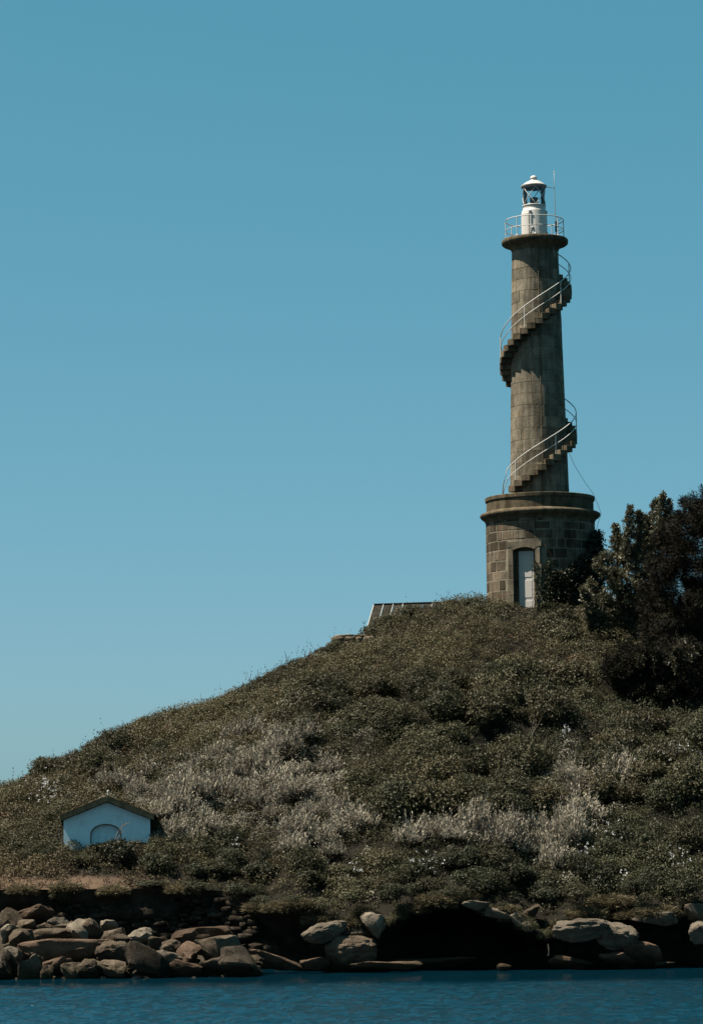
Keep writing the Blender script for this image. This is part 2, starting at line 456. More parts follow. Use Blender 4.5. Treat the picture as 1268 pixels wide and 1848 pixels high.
def ground(x, y):
    x = np.asarray(x, float); y = np.asarray(y, float)
    z, tt = base_ground(x, y)
    w = np.sin(PI * np.clip(tt * 1.0, 0, 1)) ** 0.6 * (tt < 1)
    z = z + w * (0.42 * fbm2(x, y, 0.22, 2, 3) + 0.30 * fbm2(x, y, 0.62, 2, 9))
    px, py = project(np.stack([np.ravel(x), np.ravel(y), np.ravel(z)], -1))
    px = px.reshape(z.shape); py = py.reshape(z.shape)
    for hx, hy, rx, ry, dep in HOLLOWS:
        e = ((px - hx) / rx) ** 2 + ((py - hy) / ry) ** 2
        z = z - dep * np.exp(-e * 1.2)
    return z

def gpt(x, y):
    return float(ground(np.array([x]), np.array([y]))[0])

def on_hill(px, py, lift=0.0):
    """where the line of sight through a picture point first meets the hill"""
    a, e = ray(px, py)
    Y = np.arange(97.0, 140.0, 0.1)
    zg = ground(a * Y, Y)
    hit = np.nonzero(CAMH + e * Y <= zg + lift)[0]
    hit = hit[Y[hit] > np.interp(a, LIP[0], LIP[2])]
    k = hit[0] if len(hit) else int(np.argmin(np.abs(CAMH + e * Y - zg)))
    return np.array([a * Y[k], Y[k], zg[k]])

# hillside: one sheet from the cliff edge over the crest and down the far side
AZ = np.unique(np.concatenate([np.linspace(-0.55, -0.14, 40), np.linspace(-0.14, 0.15, 330), np.linspace(0.15, 0.5, 40)]))
TS = np.unique(np.concatenate([np.linspace(0, 1.08, 150), np.linspace(1.08, 3.4, 26)]))
Yl = np.interp(AZ, LIP[0], LIP[2]); Yc = np.interp(AZ, CREST[0], CREST[2])
GY = Yl[None, :] + TS[:, None] * (Yc - Yl)[None, :]
GX = AZ[None, :] * GY
GZ = np.maximum(ground(GX, GY), -3.0)
V = np.stack([GX, GY, GZ], -1).reshape(-1, 3)
ppx, ppy = project(V)
soil = np.tile(np.array([0.012, 0.0105, 0.007]), (len(V), 1))
dry = smooth(340, 120, ppx) * smooth(1578, 1592, ppy + 5 * fbm2(V[:, 0], V[:, 1], 0.9, 2, 5))
soil = soil + dry[:, None] * (np.array([0.10, 0.067, 0.045]) - soil)
o = bpy.data.objects.new('hillside', raw_mesh('hillside', V, grid_quads(len(TS), len(AZ)), M_SOIL, soil, True)); link(o)
tag(o, 'scrub covered hillside rising from the shore to the lighthouse', kind='structure')

# cliff: from the waterline up and out to the lip, hollowed into a cave on the right
RECESS = np.array([[-3000, 0.3], [430, 0.3], [470, 1.2], [540, 1.6], [600, 0.9], [665, 0.9], [700, 2.6], [760, 4.2], [860, 4.6], [940, 4.2], [985, 3.4],
                   [1010, 1.7], [1130, 1.6], [1170, 2.4], [1230, 2.6], [1300, 2.0], [4000, 1.2]])
ra = np.array([ray(p, 1690)[0] for p in RECESS[:, 0]])
CA = np.unique(np.concatenate([np.linspace(-0.55, -0.14, 30), np.linspace(-0.14, 0.15, 300), np.linspace(0.15, 0.5, 30)]))
S = np.linspace(0, 1, 44)
lz = np.interp(CA, LIP[0], LIP[1]); ly = np.interp(CA, LIP[0], LIP[2]); rec = np.interp(CA, ra, RECESS[:, 1])
lip_z = np.array([base_ground(np.array([a * y]), np.array([y]))[0][0] for a, y in zip(CA, ly)])
cz = -0.8 + (lip_z[None, :] + 0.8) * S[:, None] ** 0.85
prof = np.where(S < 0.5, 0.75 + 0.25 * np.sin(PI * S), np.cos((S - 0.5) * PI) ** 0.75)
cy = ly[None, :] + rec[None, :] * prof[:, None] + 0.01
cx = CA[None, :] * cy
fade = np.sin(PI * np.clip(S, 0, 1))[:, None] ** 0.5
pp = np.stack([cx, cy * 0.9, cz * 1.6], -1)
cy = cy + fade * (0.35 * fbm(pp * 0.9, 4, 31) + 0.10 * np.abs(fbm(pp * 3.0, 3, 41)))
cx = CA[None, :] * cy
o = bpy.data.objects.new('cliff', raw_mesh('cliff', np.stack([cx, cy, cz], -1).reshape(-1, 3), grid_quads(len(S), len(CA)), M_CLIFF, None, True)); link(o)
tag(o, 'dark undercut sea cliff with a shallow cave', kind='structure')

# beach floor under the boulders
def beach_z(x, y):
    az = np.asarray(x) / np.asarray(y)
    shore = 95.2 + 3.2 * smooth(-0.06, 0.0, az)
    k = 0.36 - 0.28 * smooth(-0.055, -0.02, az)
    return k * (np.asarray(y) - shore) - 0.7 * smooth(-0.095, -0.085, az)
bx = np.linspace(-0.4, 0.4, 160); by = np.linspace(91, 105, 60)
BY, BA = np.meshgrid(by, bx, indexing='ij'); BX = BA * BY
BZ = beach_z(BX, BY) + 0.2 * fbm2(BX, BY, 0.8, 4, 51) - 0.45
o = bpy.data.objects.new('beach', raw_mesh('beach', np.stack([BX, BY, BZ], -1).reshape(-1, 3), grid_quads(60, 160), M_CLIFF, None, True)); link(o)
tag(o, 'rocky foreshore under the boulders', kind='structure')

# sea: one sheet to the horizon, with real ripples where it is seen
xs = np.concatenate([-np.geomspace(4000, 17, 26), np.arange(-16, 16.01, 0.09), np.geomspace(17, 4000, 26)])
ys = np.concatenate([-np.geomspace(400, 5, 8), [5, 20, 40, 55], np.arange(62, 104.5, 0.10), np.geomspace(108, 9000, 26)])
WY, WX = np.meshgrid(ys, xs, indexing='ij')
amp = smooth(60, 66, WY) * smooth(106, 101, WY) * smooth(17, 15, np.abs(WX))
calm = 0.10 + 0.90 * smooth(93.0, 86.5, WY + 1.2 * fbm2(WX, WY, 0.15, 2, 67))
wz = np.zeros_like(WX)
for sx_, sy_, a_, sd in ((0.3, 0.5, 0.015, 61), (1.1, 2.4, 0.045, 62), (2.2, 4.6, 0.036, 63), (3.6, 5.0, 0.016, 64)):
    wz += a_ * (1 - np.abs(noise3(np.stack([WX * sx_ + 0.3 * WY * sy_, WY * sy_, np.full_like(WX, sd * 1.7)], -1), sd)) * 2)
wz = wz * amp * calm * (0.85 + 0.25 * fbm2(WX, WY, 0.12, 2, 66))
o = bpy.data.objects.new('sea', raw_mesh('sea', np.stack([WX, WY, wz], -1).reshape(-1, 3), grid_quads(len(ys), len(xs)), M_WATER, None, True)); link(o)
tag(o, 'rippled dark teal sea in front of the shore', kind='structure')

# ------------------------------------------------------------------ lighthouse
YT = 128.0
K = F / YT                                          # picture pixels per metre at the tower
tb = P(977.6, 1112, YT)
_te = (tb[2] - CAMH) / YT
def zt(py): return CAMH + ray(977.6 - 0.02 * (1112 - py), py)[1] * YT - tb[2]
LH = empty('lighthouse', tb, 'tall dark granite lighthouse with outside spiral stair and white lantern on hilltop', 'lighthouse')

def cyl(r, phi, z): return (r * math.sin(phi), -r * math.cos(phi), z)

def sector_block(p0, p1, r_in, ro, z0, z1, nseg, c, jitter=0.0):
    """curved block; ro(z) outer radius; chamfered front"""
    def loop(ins, dr, inner=False):
        pa = ins / ro(z0)
        pts = []
        for k in range(nseg + 1):
            q = p0 + pa + (p1 - p0 - 2 * pa) * k / nseg
            pts.append(cyl(r_in if inner else ro(z0) - dr + jitter, q, z0 + ins))
        for k in range(nseg, -1, -1):
            q = p0 + pa + (p1 - p0 - 2 * pa) * k / nseg
            pts.append(cyl(r_in if inner else ro(z1) - dr + jitter, q, z1 - ins))
        return pts
    A, B, D = loop(c, 0), loop(0, c), loop(0, 0, True)
    n = len(A); V = A + B + D; Fc = []
    for k in range(nseg): Fc.append((k, k + 1, n - 2 - k, n - 1 - k))
    for k in range(n):
        j = (k + 1) % n
        Fc.append((n + k, n + j, j, k)); Fc.append((2 * n + k, 2 * n + j, n + j, n + k))
    return V, Fc

ZB_TOP, ZP_TOP, ZG_BOT, ZG_TOP = zt(938), zt(899), zt(448), zt(433)
def r_base(z): return 2.52 + 0.02 * (1 - z / 4.5)
def r_shaft(z): return 1.375 + (1.085 - 1.375) * (z - ZP_TOP) / (ZG_BOT - ZP_TOP)

# base drum core with the door opening left out
DPHI = -math.asin(36 / 98.5)
DW, DZ1 = 1.06, zt(996)
dhalf = math.asin(DW / 2 / 2.5)
def core(r, z0, z1, hole=None, n=96):
    V, Fc = [], []
    phis = [hole[0] + (hole[1] - hole[0]) * k / 6 for k in range(7)] + [hole[1] + (2 * PI - (hole[1] - hole[0])) * k / n for k in range(1, n)] if hole else [2 * PI * k / n for k in range(n)]
    zs = [z0, hole[2], z1] if hole else [z0, z1]
    for z in zs:
        for q in phis: V.append(cyl(r(z), q, z))
    m = len(phis)
    for i in range(len(zs) - 1):
        for k in range(m):
            if hole and i == 0 and k < 6: continue
            Fc.append((i * m + k, i * m + (k + 1) % m, (i + 1) * m + (k + 1) % m, (i + 1) * m + k))
    return V, Fc
V, Fc = core(lambda z: r_base(z) - 0.006, -1.2, ZB_TOP + 0.1, (DPHI - dhalf, DPHI + dhalf, DZ1))
base = obj('base_drum', V, Fc, M_MORTAR, LH, True)

rs = random.Random(11)
back = []
z = -0.3; course = 0
while z < ZB_TOP - 0.1:
    hgt = rs.uniform(0.36, 0.5)
    z1 = min(z + hgt, ZB_TOP)
    q = -PI + rs.uniform(0, 0.2)
    end = q + 2 * PI
    while q < end - 0.04:
        w = rs.uniform(0.3, 0.95) / 2.52
        q1 = min(q + w, end)
        if end - q1 < 0.1: q1 = end
        gz, gq = rs.uniform(0.022, 0.04), rs.uniform(0.02, 0.04) / 2.52
        mid = (q + q1) / 2
        # leave the doorway and its surround free
        clash = (q1 > DPHI - dhalf - 0.13 and q < DPHI + dhalf + 0.13 and z < DZ1 + 0.28)
        spans = [(q, q1)]
        if clash:
            spans = []
            if q < DPHI - dhalf - 0.2: spans.append((q, DPHI - dhalf - 0.125))
            if q1 > DPHI + dhalf + 0.2: spans.append((DPHI + dhalf + 0.125, q1))
        for a_, b_ in spans:
            if b_ - a_ < 0.06: continue
            blk = sector_block(a_ + gq, b_ - gq, 2.40, r_base, z + gz, z1 - gz, 3, 0.006, rs.uniform(-0.002, 0.012))
            if abs(mid) < 1.62 and z1 > 0.3: obj('stone', *blk, M_RUBBLE, base)
            else: back.append(blk)
        q = q1
    z = z1; course += 1
tag(obj('rear_stonework', *join(*back), M_RUBBLE, base), kind='stuff')

# shaft: coursed granite round a core
V, Fc = core(lambda z: r_shaft(z) - 0.012, ZP_TOP - 0.4, ZG_BOT + 0.1)
shaft = obj('shaft', V, Fc, M_JOINT, LH, True)
back = []
NC = 22
for i in range(NC):
    z0 = ZP_TOP - 0.1 + (ZG_BOT + 0.1 - ZP_TOP) * i / NC; z1 = ZP_TOP - 0.1 + (ZG_BOT + 0.1 - ZP_TOP) * (i + 1) / NC
    n = 9; off = (i % 2) * 0.35 + rs.uniform(-0.1, 0.1)
    cuts = [-PI + off + 2 * PI * (k + rs.uniform(-0.2, 0.2)) / n for k in range(n)]
    for k in range(n):
        a_ = cuts[k]; b_ = cuts[k + 1] if k < n - 1 else cuts[0] + 2 * PI
        mid = (a_ + b_) / 2
        mid = (mid + PI) % (2 * PI) - PI
        blk = sector_block(a_ + 0.0035, b_ - 0.0035, 0.95, r_shaft, z0 + 0.005, z1 - 0.005, 4, 0.008, rs.uniform(-0.004, 0.007))
        if abs(mid) < 1.75: obj('stone', *blk, M_ASHLAR, shaft)
        else: back.append(blk)
tag(obj('rear_stonework', *join(*back), M_ASHLAR, shaft), kind='stuff')
pipe_phi = math.asin(2.5 / 50)
o = obj('conduit', *tube([cyl(r_shaft(z) + 0.08, pipe_phi, z) for z in np.linspace(ZP_TOP, ZG_BOT - 0.1, 30)], 0.03, 6), M_TRIM, shaft, True)

# cornice, parapet, coping
zc_ = zt(933)
obj('cornice', *lathe([(2.50, zc_ - 0.36), (2.56, zc_ - 0.24), (2.60, zc_ - 0.16), (2.70, zc_ - 0.10), (2.77, zc_ - 0.03), (2.80, zc_ + 0.04), (2.79, zc_ + 0.10), (2.72, zc_ + 0.14), (2.48, zc_ + 0.22)], 96), M_TRIM, LH, True)
obj('parapet', *lathe([(2.485, zc_ + 0.15), (2.485, ZP_TOP - 0.17)], 96), M_TRIM, LH, True)
obj('coping', *lathe([(2.47, ZP_TOP - 0.19), (2.54, ZP_TOP - 0.17), (2.555, ZP_TOP - 0.02), (2.53, ZP_TOP), (0.9, ZP_TOP + 0.03)], 96), M_TRIM, LH)

# doorway: reveal, stone surround, frame and leaf
def door_pt(u, depth, z):
    # u along the wall to the right, depth into the wall from its face
    cxn, cyn = math.sin(DPHI), -math.cos(DPHI)
    tx, ty = math.cos(DPHI), math.sin(DPHI)
    R = 2.5 - depth
    return (cxn * R + tx * u, cyn * R + ty * u, z)
def dbox(u0, u1, d0, d1, z0, z1, c=0.012):
    V, Fc = bevel_box(u0, u1, d0, d1, z0, z1, c)
    return [door_pt(*v) for v in V], [tuple(reversed(f)) for f in Fc]
dr = obj('doorway', *join(dbox(-DW / 2 - 0.12, -DW / 2, 0.05, 0.62, -0.6, DZ1), dbox(DW / 2, DW / 2 + 0.12, 0.05, 0.62, -0.6, DZ1),
                          dbox(-DW / 2 - 0.12, DW / 2 + 0.12, 0.10, 0.62, DZ1 + 0.003, DZ1 + 0.2), dbox(-DW / 2 - 0.1, DW / 2 + 0.1, 0.625, 0.70, -0.6, DZ1 + 0.1)), M_TRIM, LH)
zz = -0.6
for hh in (0.75, 0.62, 0.8, 0.6, 0.9):
    z1 = min(zz + hh, DZ1)
    if z1 - zz < 0.08: break
    for s in (-1, 1):
        a_, b_ = (DW / 2 + 0.002, DW / 2 + rs.uniform(0.22, 0.3))
        obj('jamb_stone', *dbox(*( (a_, b_) if s > 0 else (-b_, -a_)), -0.035, 0.2, zz + 0.008, z1 - 0.008), M_ASHLAR, dr)
    zz = z1
# lintel with a shallow arched soffit
LV = []; LF = []
n = 10
for d_ in (-0.05, 0.3):
    for k in range(n + 1):
        u = -DW / 2 - 0.30 + (DW + 0.60) * k / n
        zb = DZ1 - 0.0 + (0.0 if abs(u) > DW / 2 else -0.13 * (u / (DW / 2)) ** 2 + 0.0)
        zb = DZ1 + 0.01 if abs(u) > DW / 2 else zb
        LV.append(door_pt(u, d_, zb))
    for k in range(n + 1):
        u = -DW / 2 - 0.30 + (DW + 0.60) * k / n
        LV.append(door_pt(u, d_, DZ1 + 0.26))
m_ = n + 1
for k in range(n):
    LF.append((k, k + 1, m_ + k + 1, m_ + k)); LF.append((k, 2 * m_ + k, 2 * m_ + k + 1, k + 1)); LF.append((m_ + k, m_ + k + 1, 3 * m_ + k + 1, 3 * m_ + k))
LF += [(0, m_, 3 * m_, 2 * m_), (n, 2 * m_ + n, 3 * m_ + n, m_ + n)]
obj('lintel', LV, LF, M_ASHLAR, dr)
obj('door_frame', *join(dbox(-0.46, -0.37, 0.21, 0.33, -0.6, DZ1 - 0.16), dbox(0.37, 0.46, 0.21, 0.33, -0.6, DZ1 - 0.16), dbox(-0.46, 0.46, 0.21, 0.33, DZ1 - 0.157, DZ1 - 0.08),
                        dbox(-DW / 2, -0.463, 0.18, 0.5, -0.6, DZ1 - 0.05), dbox(0.463, DW / 2, 0.18, 0.5, -0.6, DZ1 - 0.05), dbox(-DW / 2, DW / 2, 0.185, 0.5, DZ1 - 0.077, DZ1)), M_TRIM, dr)
dl = obj('door', *dbox(-0.368, 0.368, 0.26, 0.31, -0.55, DZ1 - 0.16), M_DOORWHITE, LH)
for z0, z1 in ((-0.4, 0.55), (0.68, 1.5), (1.62, DZ1 - 0.3)):
    obj('door_panel', *dbox(-0.27, 0.27, 0.245, 0.27, z0, z1, 0.02), M_DOORWHITE, dl)

# spiral stair
NSTEP_TURN = 30
RISE = 268 / K / NSTEP_TURN
Z_FRONT = zt(845) - 0.02                    # tread height where the lower flight crosses the front
n0 = -int(0.63 * 90 / 12); n1 = n0 + 51
st = empty('_', (0, 0, 0), None, None); st.name = 'staircase'; st.parent = LH; st.location = (0, 0, 0)
rail_top, rail_mid = [], []
R_OUT0, R_OUT1 = 1.86, 1.66
for i in range(n0, n1 + 1):
    ph = math.radians(12 * i); zt_ = Z_FRONT + RISE * i
    if zt_ > ZG_BOT - 0.1: break
    fr_ = (zt_ - ZP_TOP) / (ZG_BOT - ZP_TOP)
    ro_ = R_OUT0 + (R_OUT1 - R_OUT0) * fr_
    zb_ = max(zt_ - RISE - 0.07, ZP_TOP - 0.05)
    obj('step', *sector_block(ph - math.radians(7.2), ph + math.radians(6.4), 1.0, lambda z, r=ro_: r, zb_, zt_, 2, 0.012, rs.uniform(-0.015, 0.015)), M_STEP, st)
def rail_pt(i, h):
    z = Z_FRONT + RISE * i; fr_ = (z - ZP_TOP) / (ZG_BOT - ZP_TOP)
    r = R_OUT0 + (R_OUT1 - R_OUT0) * fr_ - 0.04
    return cyl(r, math.radians(12 * i), z + h)
i_end = n0 + 50
start = [rail_pt(n0 - 1.9, 0.3), rail_pt(n0 - 1.4, 0.62)]
pts_t = [rail_pt(n0 - 2.2, 0.12), rail_pt(n0 - 1.9, 0.55)] + [rail_pt(i, 0.98) for i in np.arange(n0 - 0.8, i_end - 3.5, 0.5)]
pts_m = [rail_pt(n0 - 2.0, 0.10), rail_pt(n0 - 1.6, 0.28)] + [rail_pt(i, 0.50) for i in np.arange(n0 - 0.8, i_end - 1, 0.5)]
obj('handrail', *tube(pts_t, 0.024, 6), M_RAIL, st, True)
obj('mid_rail', *tube(pts_m, 0.020, 6), M_RAIL, st, True)
for i in np.arange(n0 + 0.6, i_end - 4, 5.25):
    a_ = Vector(rail_pt(i, -0.05)); b_ = Vector(rail_pt(i, 0.98))
    obj('baluster', *tube([a_, b_], 0.024, 6), M_RAIL, st)

# gallery
obj('gallery', *lathe([(1.07, zt(462)), (1.09, zt(455)), (1.14, zt(450)), (1.22, zt(447)), (1.36, zt(444.5)), (1.50, zt(442.5)), (1.555, zt(440.5)), (1.565, zt(438)), (1.56, zt(435)), (1.54, zt(433.5)), (0.4, ZG_TOP + 0.01)], 72), M_TRIM, LH, True)
gr = empty('_', (0, 0, 0), None, None); gr.name = 'gallery_railing'; gr.parent = LH; gr.location = (0, 0, 0)
RG = 1.36
def ring(r, z, n=48): return [cyl(r, 2 * PI * k / n, z) for k in range(n)]
obj('top_rail', *tube(ring(RG, ZG_TOP + 0.92), 0.022, 6, True), M_RAIL, gr, True)
obj('mid_rail', *tube(ring(RG, ZG_TOP + 0.46), 0.018, 6, True), M_RAIL, gr, True)
for k in range(8):
    q = math.radians(-92 + 45 * k + (6 if k % 2 else 0))
    obj('post', *tube([cyl(RG, q, ZG_TOP - 0.02), cyl(RG, q, ZG_TOP + 0.92)], 0.022, 6), M_RAIL, gr)
    obj('post_foot', *lathe([(0.05, 0), (0.05, 0.03), (0.028, 0.09)], 8), M_WHITE, gr, loc=cyl(RG, q, ZG_TOP + 0.005))

# lantern
def zl_(v): return zt(290 + v / 6.34)
ln = empty('_', (0, 0, 0), None, None); ln.name = 'lantern'; ln.parent = LH; ln.location = (0, 0, 0)
obj('drum', *lathe([(0.63, ZG_TOP), (0.62, zl_(840)), (0.60, zl_(820)), (0.60, zl_(590)), (0.585, zl_(578)), (0.54, zl_(565)), (0.535, zl_(528)), (0.56, zl_(524)), (0.56, zl_(514)), (0.50, zl_(512)), (0.1, zl_(512))], 48), M_WHITE, ln, True)
obj('glazing', *lathe([(0.505, zl_(512)), (0.505, zl_(314))], 48), M_GLASS, ln, True)
for k in range(5):
    for s in (1, -1):
        q0 = math.radians(72 * k + 6)
        pts = [cyl(0.525, q0 + s * math.radians(72) * t, zl_(512) + (zl_(314) - zl_(512)) * t) for t in np.linspace(0, 1, 8)]
        obj('astragal', *tube(pts, 0.017, 5), M_WHITE, ln, True)
obj('gutter', *lathe([(0.50, zl_(318)), (0.57, zl_(312)), (0.60, zl_(302)), (0.62, zl_(290)), (0.60, zl_(284)), (0.5, zl_(283))], 48), M_MAST, ln, True)
obj('dome', *lathe([(0.59, zl_(285)), (0.50, zl_(268)), (0.38, zl_(248)), (0.25, zl_(232)), (0.15, zl_(224)), (0.13, zl_(205))], 48), M_WHITE, ln, True)
obj('vent_cap', *lathe([(0.12, zl_(212)), (0.17, zl_(203)), (0.17, zl_(195)), (0.14, zl_(180)), (0.08, zl_(170)), (0.01, zl_(165))], 32), M_WHITE, ln, True)
obj('lamp', *lathe([(0.05, zl_(512)), (0.12, zl_(512)), (0.13, zl_(490)), (0.20, zl_(480)), (0.20, zl_(425)), (0.14, zl_(420)), (0.01, zl_(419))], 24), M_DARKMETAL, ln, True)
# lantern door standing proud of the drum on the sunny side, and small vents
hd = sector_block(math.radians(-78), math.radians(-28), 0.5, lambda z: 0.645, ZG_TOP + 0.08, zl_(615), 5, 0.015)
hd = obj('hatch', *hd, M_WHITE, ln)
obj('hinge', *tube([cyl(0.66, math.radians(-25), ZG_TOP + 0.12), cyl(0.66, math.radians(-25), zl_(590))], 0.022, 6), M_MAST, hd)
for v, q in ((790, -12), (600, -22), (603, 62), (840, 62)):
    obj('vent', *lathe([(0.02, -0.06), (0.055, -0.03), (0.06, 0.02), (0.03, 0.06)], 10), M_WHITE, ln, True, loc=cyl(0.62, math.radians(q), zl_(v)))

# mast with its arm, clamped to the rail at the back right
mx_ = (783 - 528) / 6.34 / K; my_ = math.sqrt(max(RG ** 2 - mx_ ** 2, 0.04)) * 0.9
def mp(xz, v): return ((xz - 528) / 6.34 / K + 0.01, my_, zl_(v))
mast = obj('mast', *tube([mp(790, 860), mp(787, 600), mp(784, 420), mp(782, 270), mp(780, 65)], 0.022, 6, r1=0.012), M_MAST, LH, True)
obj('mast_arm', *tube([((675 - 528) / 6.34 / K, 0.1, zl_(294)), mp(782, 270)], 0.016, 6), M_MAST, mast)
obj('mast_bracket', *join(tube([mp(790, 655), (1.36 * 0.96, 0.35, zl_(648))], 0.015, 5), tube([mp(790, 770), (1.36 * 0.96, 0.35, zl_(768))], 0.015, 5)), M_RAIL, mast)
bxm = mp(790, 710)
obj('junction_box', *bevel_box(bxm[0] - 0.045, bxm[0] + 0.045, bxm[1] - 0.05, bxm[1] + 0.05, bxm[2] - 0.26, bxm[2] + 0.26, 0.01), M_DARKMETAL, mast)
obj('aerial_tip', *join(tube([mp(780, 95), mp(770, 80)], 0.007, 4), tube([mp(780, 95), mp(790, 82)], 0.007, 4)), M_MAST, mast)
# earth wire slung from the stair down to the cornice
wp = [((x - 976) / K, -0.3, zt(y)) for x, y in ((1028, 815), (1040, 843), (1056, 870), (1072, 893), (1080, 912), (1086, 930), (1080, 946), (1076, 960))]
obj('earth_wire', *tube(wp, 0.009, 4), M_DARKMETAL, LH, True)

# ------------------------------------------------------------------ white hut
YH = 103.5
KH = F / YH
hb = P(193, 1553, YH)
HUT = empty('hut', hb, 'small white rendered hut with dark gabled roof half hidden by scrub', 'hut')
HUT.rotation_euler.z = math.radians(4.2)
def hz(py): return (1553 - py) / KH
HW, HD = 1.60, 3.4
ZE, ZA = hz(1481), hz(1450)
# front wall with an arched recess
AC, AR, ASP = -0.04, 0.585, hz(1507)
AH = hz(1488) - ASP
arch = [(AC + AR * math.cos(t), ASP + AH * math.sin(t)) for t in np.linspace(PI, 0, 17)]
V = []; Fc = []
outl = [(-HW, -0.6), (-HW, ZE), (0, ZA), (HW, ZE), (HW, -0.6)]
# strips between the arch outline and the wall outline
def wall_top(x): return ZE + (ZA - ZE) * (1 - abs(x) / HW)
xs_ = [-HW] + [AC - AR] + [p[0] for p in arch[1:-1]] + [AC + AR] + [HW]
for k in range(len(xs_) - 1):
    xa, xb = xs_[k], xs_[k + 1]
    if k == 0 or k == len(xs_) - 2: ba = bb = -0.6
    else:
        ba, bb = arch[k - 1][1], arch[k][1]
    segs = [xa] + ([0.0] if xa < 0 < xb else []) + [xb]
    for a_, b_ in zip(segs[:-1], segs[1:]):
        fa = ba + (bb - ba) * (a_ - xa) / (xb - xa); fb = ba + (bb - ba) * (b_ - xa) / (xb - xa)
        i = len(V); V += [(a_, 0, fa), (b_, 0, fb), (b_, 0, wall_top(b_)), (a_, 0, wall_top(a_))]
        Fc.append((i, i + 1, i + 2, i + 3))
# recess sides and back
prev = [(AC - AR, -0.6)] + arch + [(AC + AR, -0.6)]
for (x0, z0), (x1, z1) in zip(prev[:-1], prev[1:]):
    i = len(V); V += [(x0, 0, z0), (x0, 0.22, z0), (x1, 0.22, z1), (x1, 0, z1)]; Fc.append((i, i + 1, i + 2, i + 3))
# side and rear walls
i = len(V); V += [(-HW, 0, -0.8), (-HW, HD, -0.8), (-HW, HD, ZE), (-HW, 0, ZE), (HW, 0, -0.8), (HW, HD, -0.8), (HW, HD, ZE), (HW, 0, ZE), (0, HD, ZA)]
Fc += [(i, i + 3, i + 2, i + 1), (i + 4, i + 5, i + 6, i + 7), (i + 1, i + 2, i + 8, i + 6, i + 5)]
obj('wall', V, Fc, M_RENDER, HUT)
i = 0
BV = [(AC - AR, 0.217, -0.6)] + [(x, 0.217, z) for x, z in arch] + [(AC + AR, 0.217, -0.6)]
o = obj('door', BV, [tuple(range(len(BV)))], M_RENDER, HUT); 
obj('door_board', *join(*[bevel_box(AC - AR + 0.04 + 0.275 * k, AC - AR + 0.30 + 0.275 * k, 0.196, 0.23, -0.5, ASP - 0.02, 0.006) for k in range(4)]), M_RENDER, o)
fr_ = []
for (x0, z0), (x1, z1) in zip([(AC - AR, -0.5)] + arch, arch + [(AC + AR, -0.5)]):
    fr_.append(tube([(x0 * 0.955 + AC * 0.045, 0.19, z0 - 0.02), (x1 * 0.955 + AC * 0.045, 0.19, z1 - 0.02)], 0.035, 5))
obj('door_frame', *join(*fr_), M_BATTEN, o)
OV, TH = 0.26, 0.19
def roof_side(s):
    # slab from ridge to eave, overhanging front and back
    sl = math.atan2(ZA - ZE, HW); ex = HW + 0.14
    def zz(x): return ZA + 0.03 - (ZA - ZE) * x / HW
    V = []
    for y in (-OV, HD + 0.2):
        V += [(0, y, zz(0)), (s * ex, y, zz(ex)), (s * ex, y, zz(ex) + TH), (0, y, zz(0) + TH)]
    Fc = [(0, 1, 2, 3), (7, 6, 5, 4), (0, 4, 5, 1), (1, 5, 6, 2), (2, 6, 7, 3)]
    return V, Fc
rf = obj('roof', *join(roof_side(-1), roof_side(1)), M_FASCIA, HUT)
for s in (-1, 1):
    for k in range(7):
        x0, x1 = 0.02 + k * 0.25, 0.02 + k * 0.25 + 0.28
        z0 = ZA + 0.03 - (ZA - ZE) * x0 / HW + TH; z1 = ZA + 0.03 - (ZA - ZE) * x1 / HW + TH
        yb = -OV - 0.012
        V = [(s * x0, yb, z0 + 0.004), (s * x1, yb, z1 + 0.02), (s * x1, HD + 0.2, z1 + 0.02), (s * x0, HD + 0.2, z0 + 0.004),
             (s * x0, yb, z0 + 0.024), (s * x1, yb, z1 + 0.045), (s * x1, HD + 0.2, z1 + 0.045), (s * x0, HD + 0.2, z0 + 0.024)]
        obj('tile_course', V, [(0, 3, 2, 1), (4, 5, 6, 7), (0, 1, 5, 4), (1, 2, 6, 5), (2, 3, 7, 6), (3, 0, 4, 7)], M_FASCIA, rf)
obj('ridge_tile', *tube([(0, -OV - 0.015, ZA + TH + 0.035), (0, HD + 0.2, ZA + TH + 0.035)], 0.06, 8), M_FASCIA, rf)
obj('flue', *lathe([(0.04, ZA + 0.1), (0.04, ZA + 0.40), (0.055, ZA + 0.41), (0.05, ZA + 0.46), (0.02, ZA + 0.48)], 10), M_BATTEN, rf, loc=(0.03, 1.2, 0))

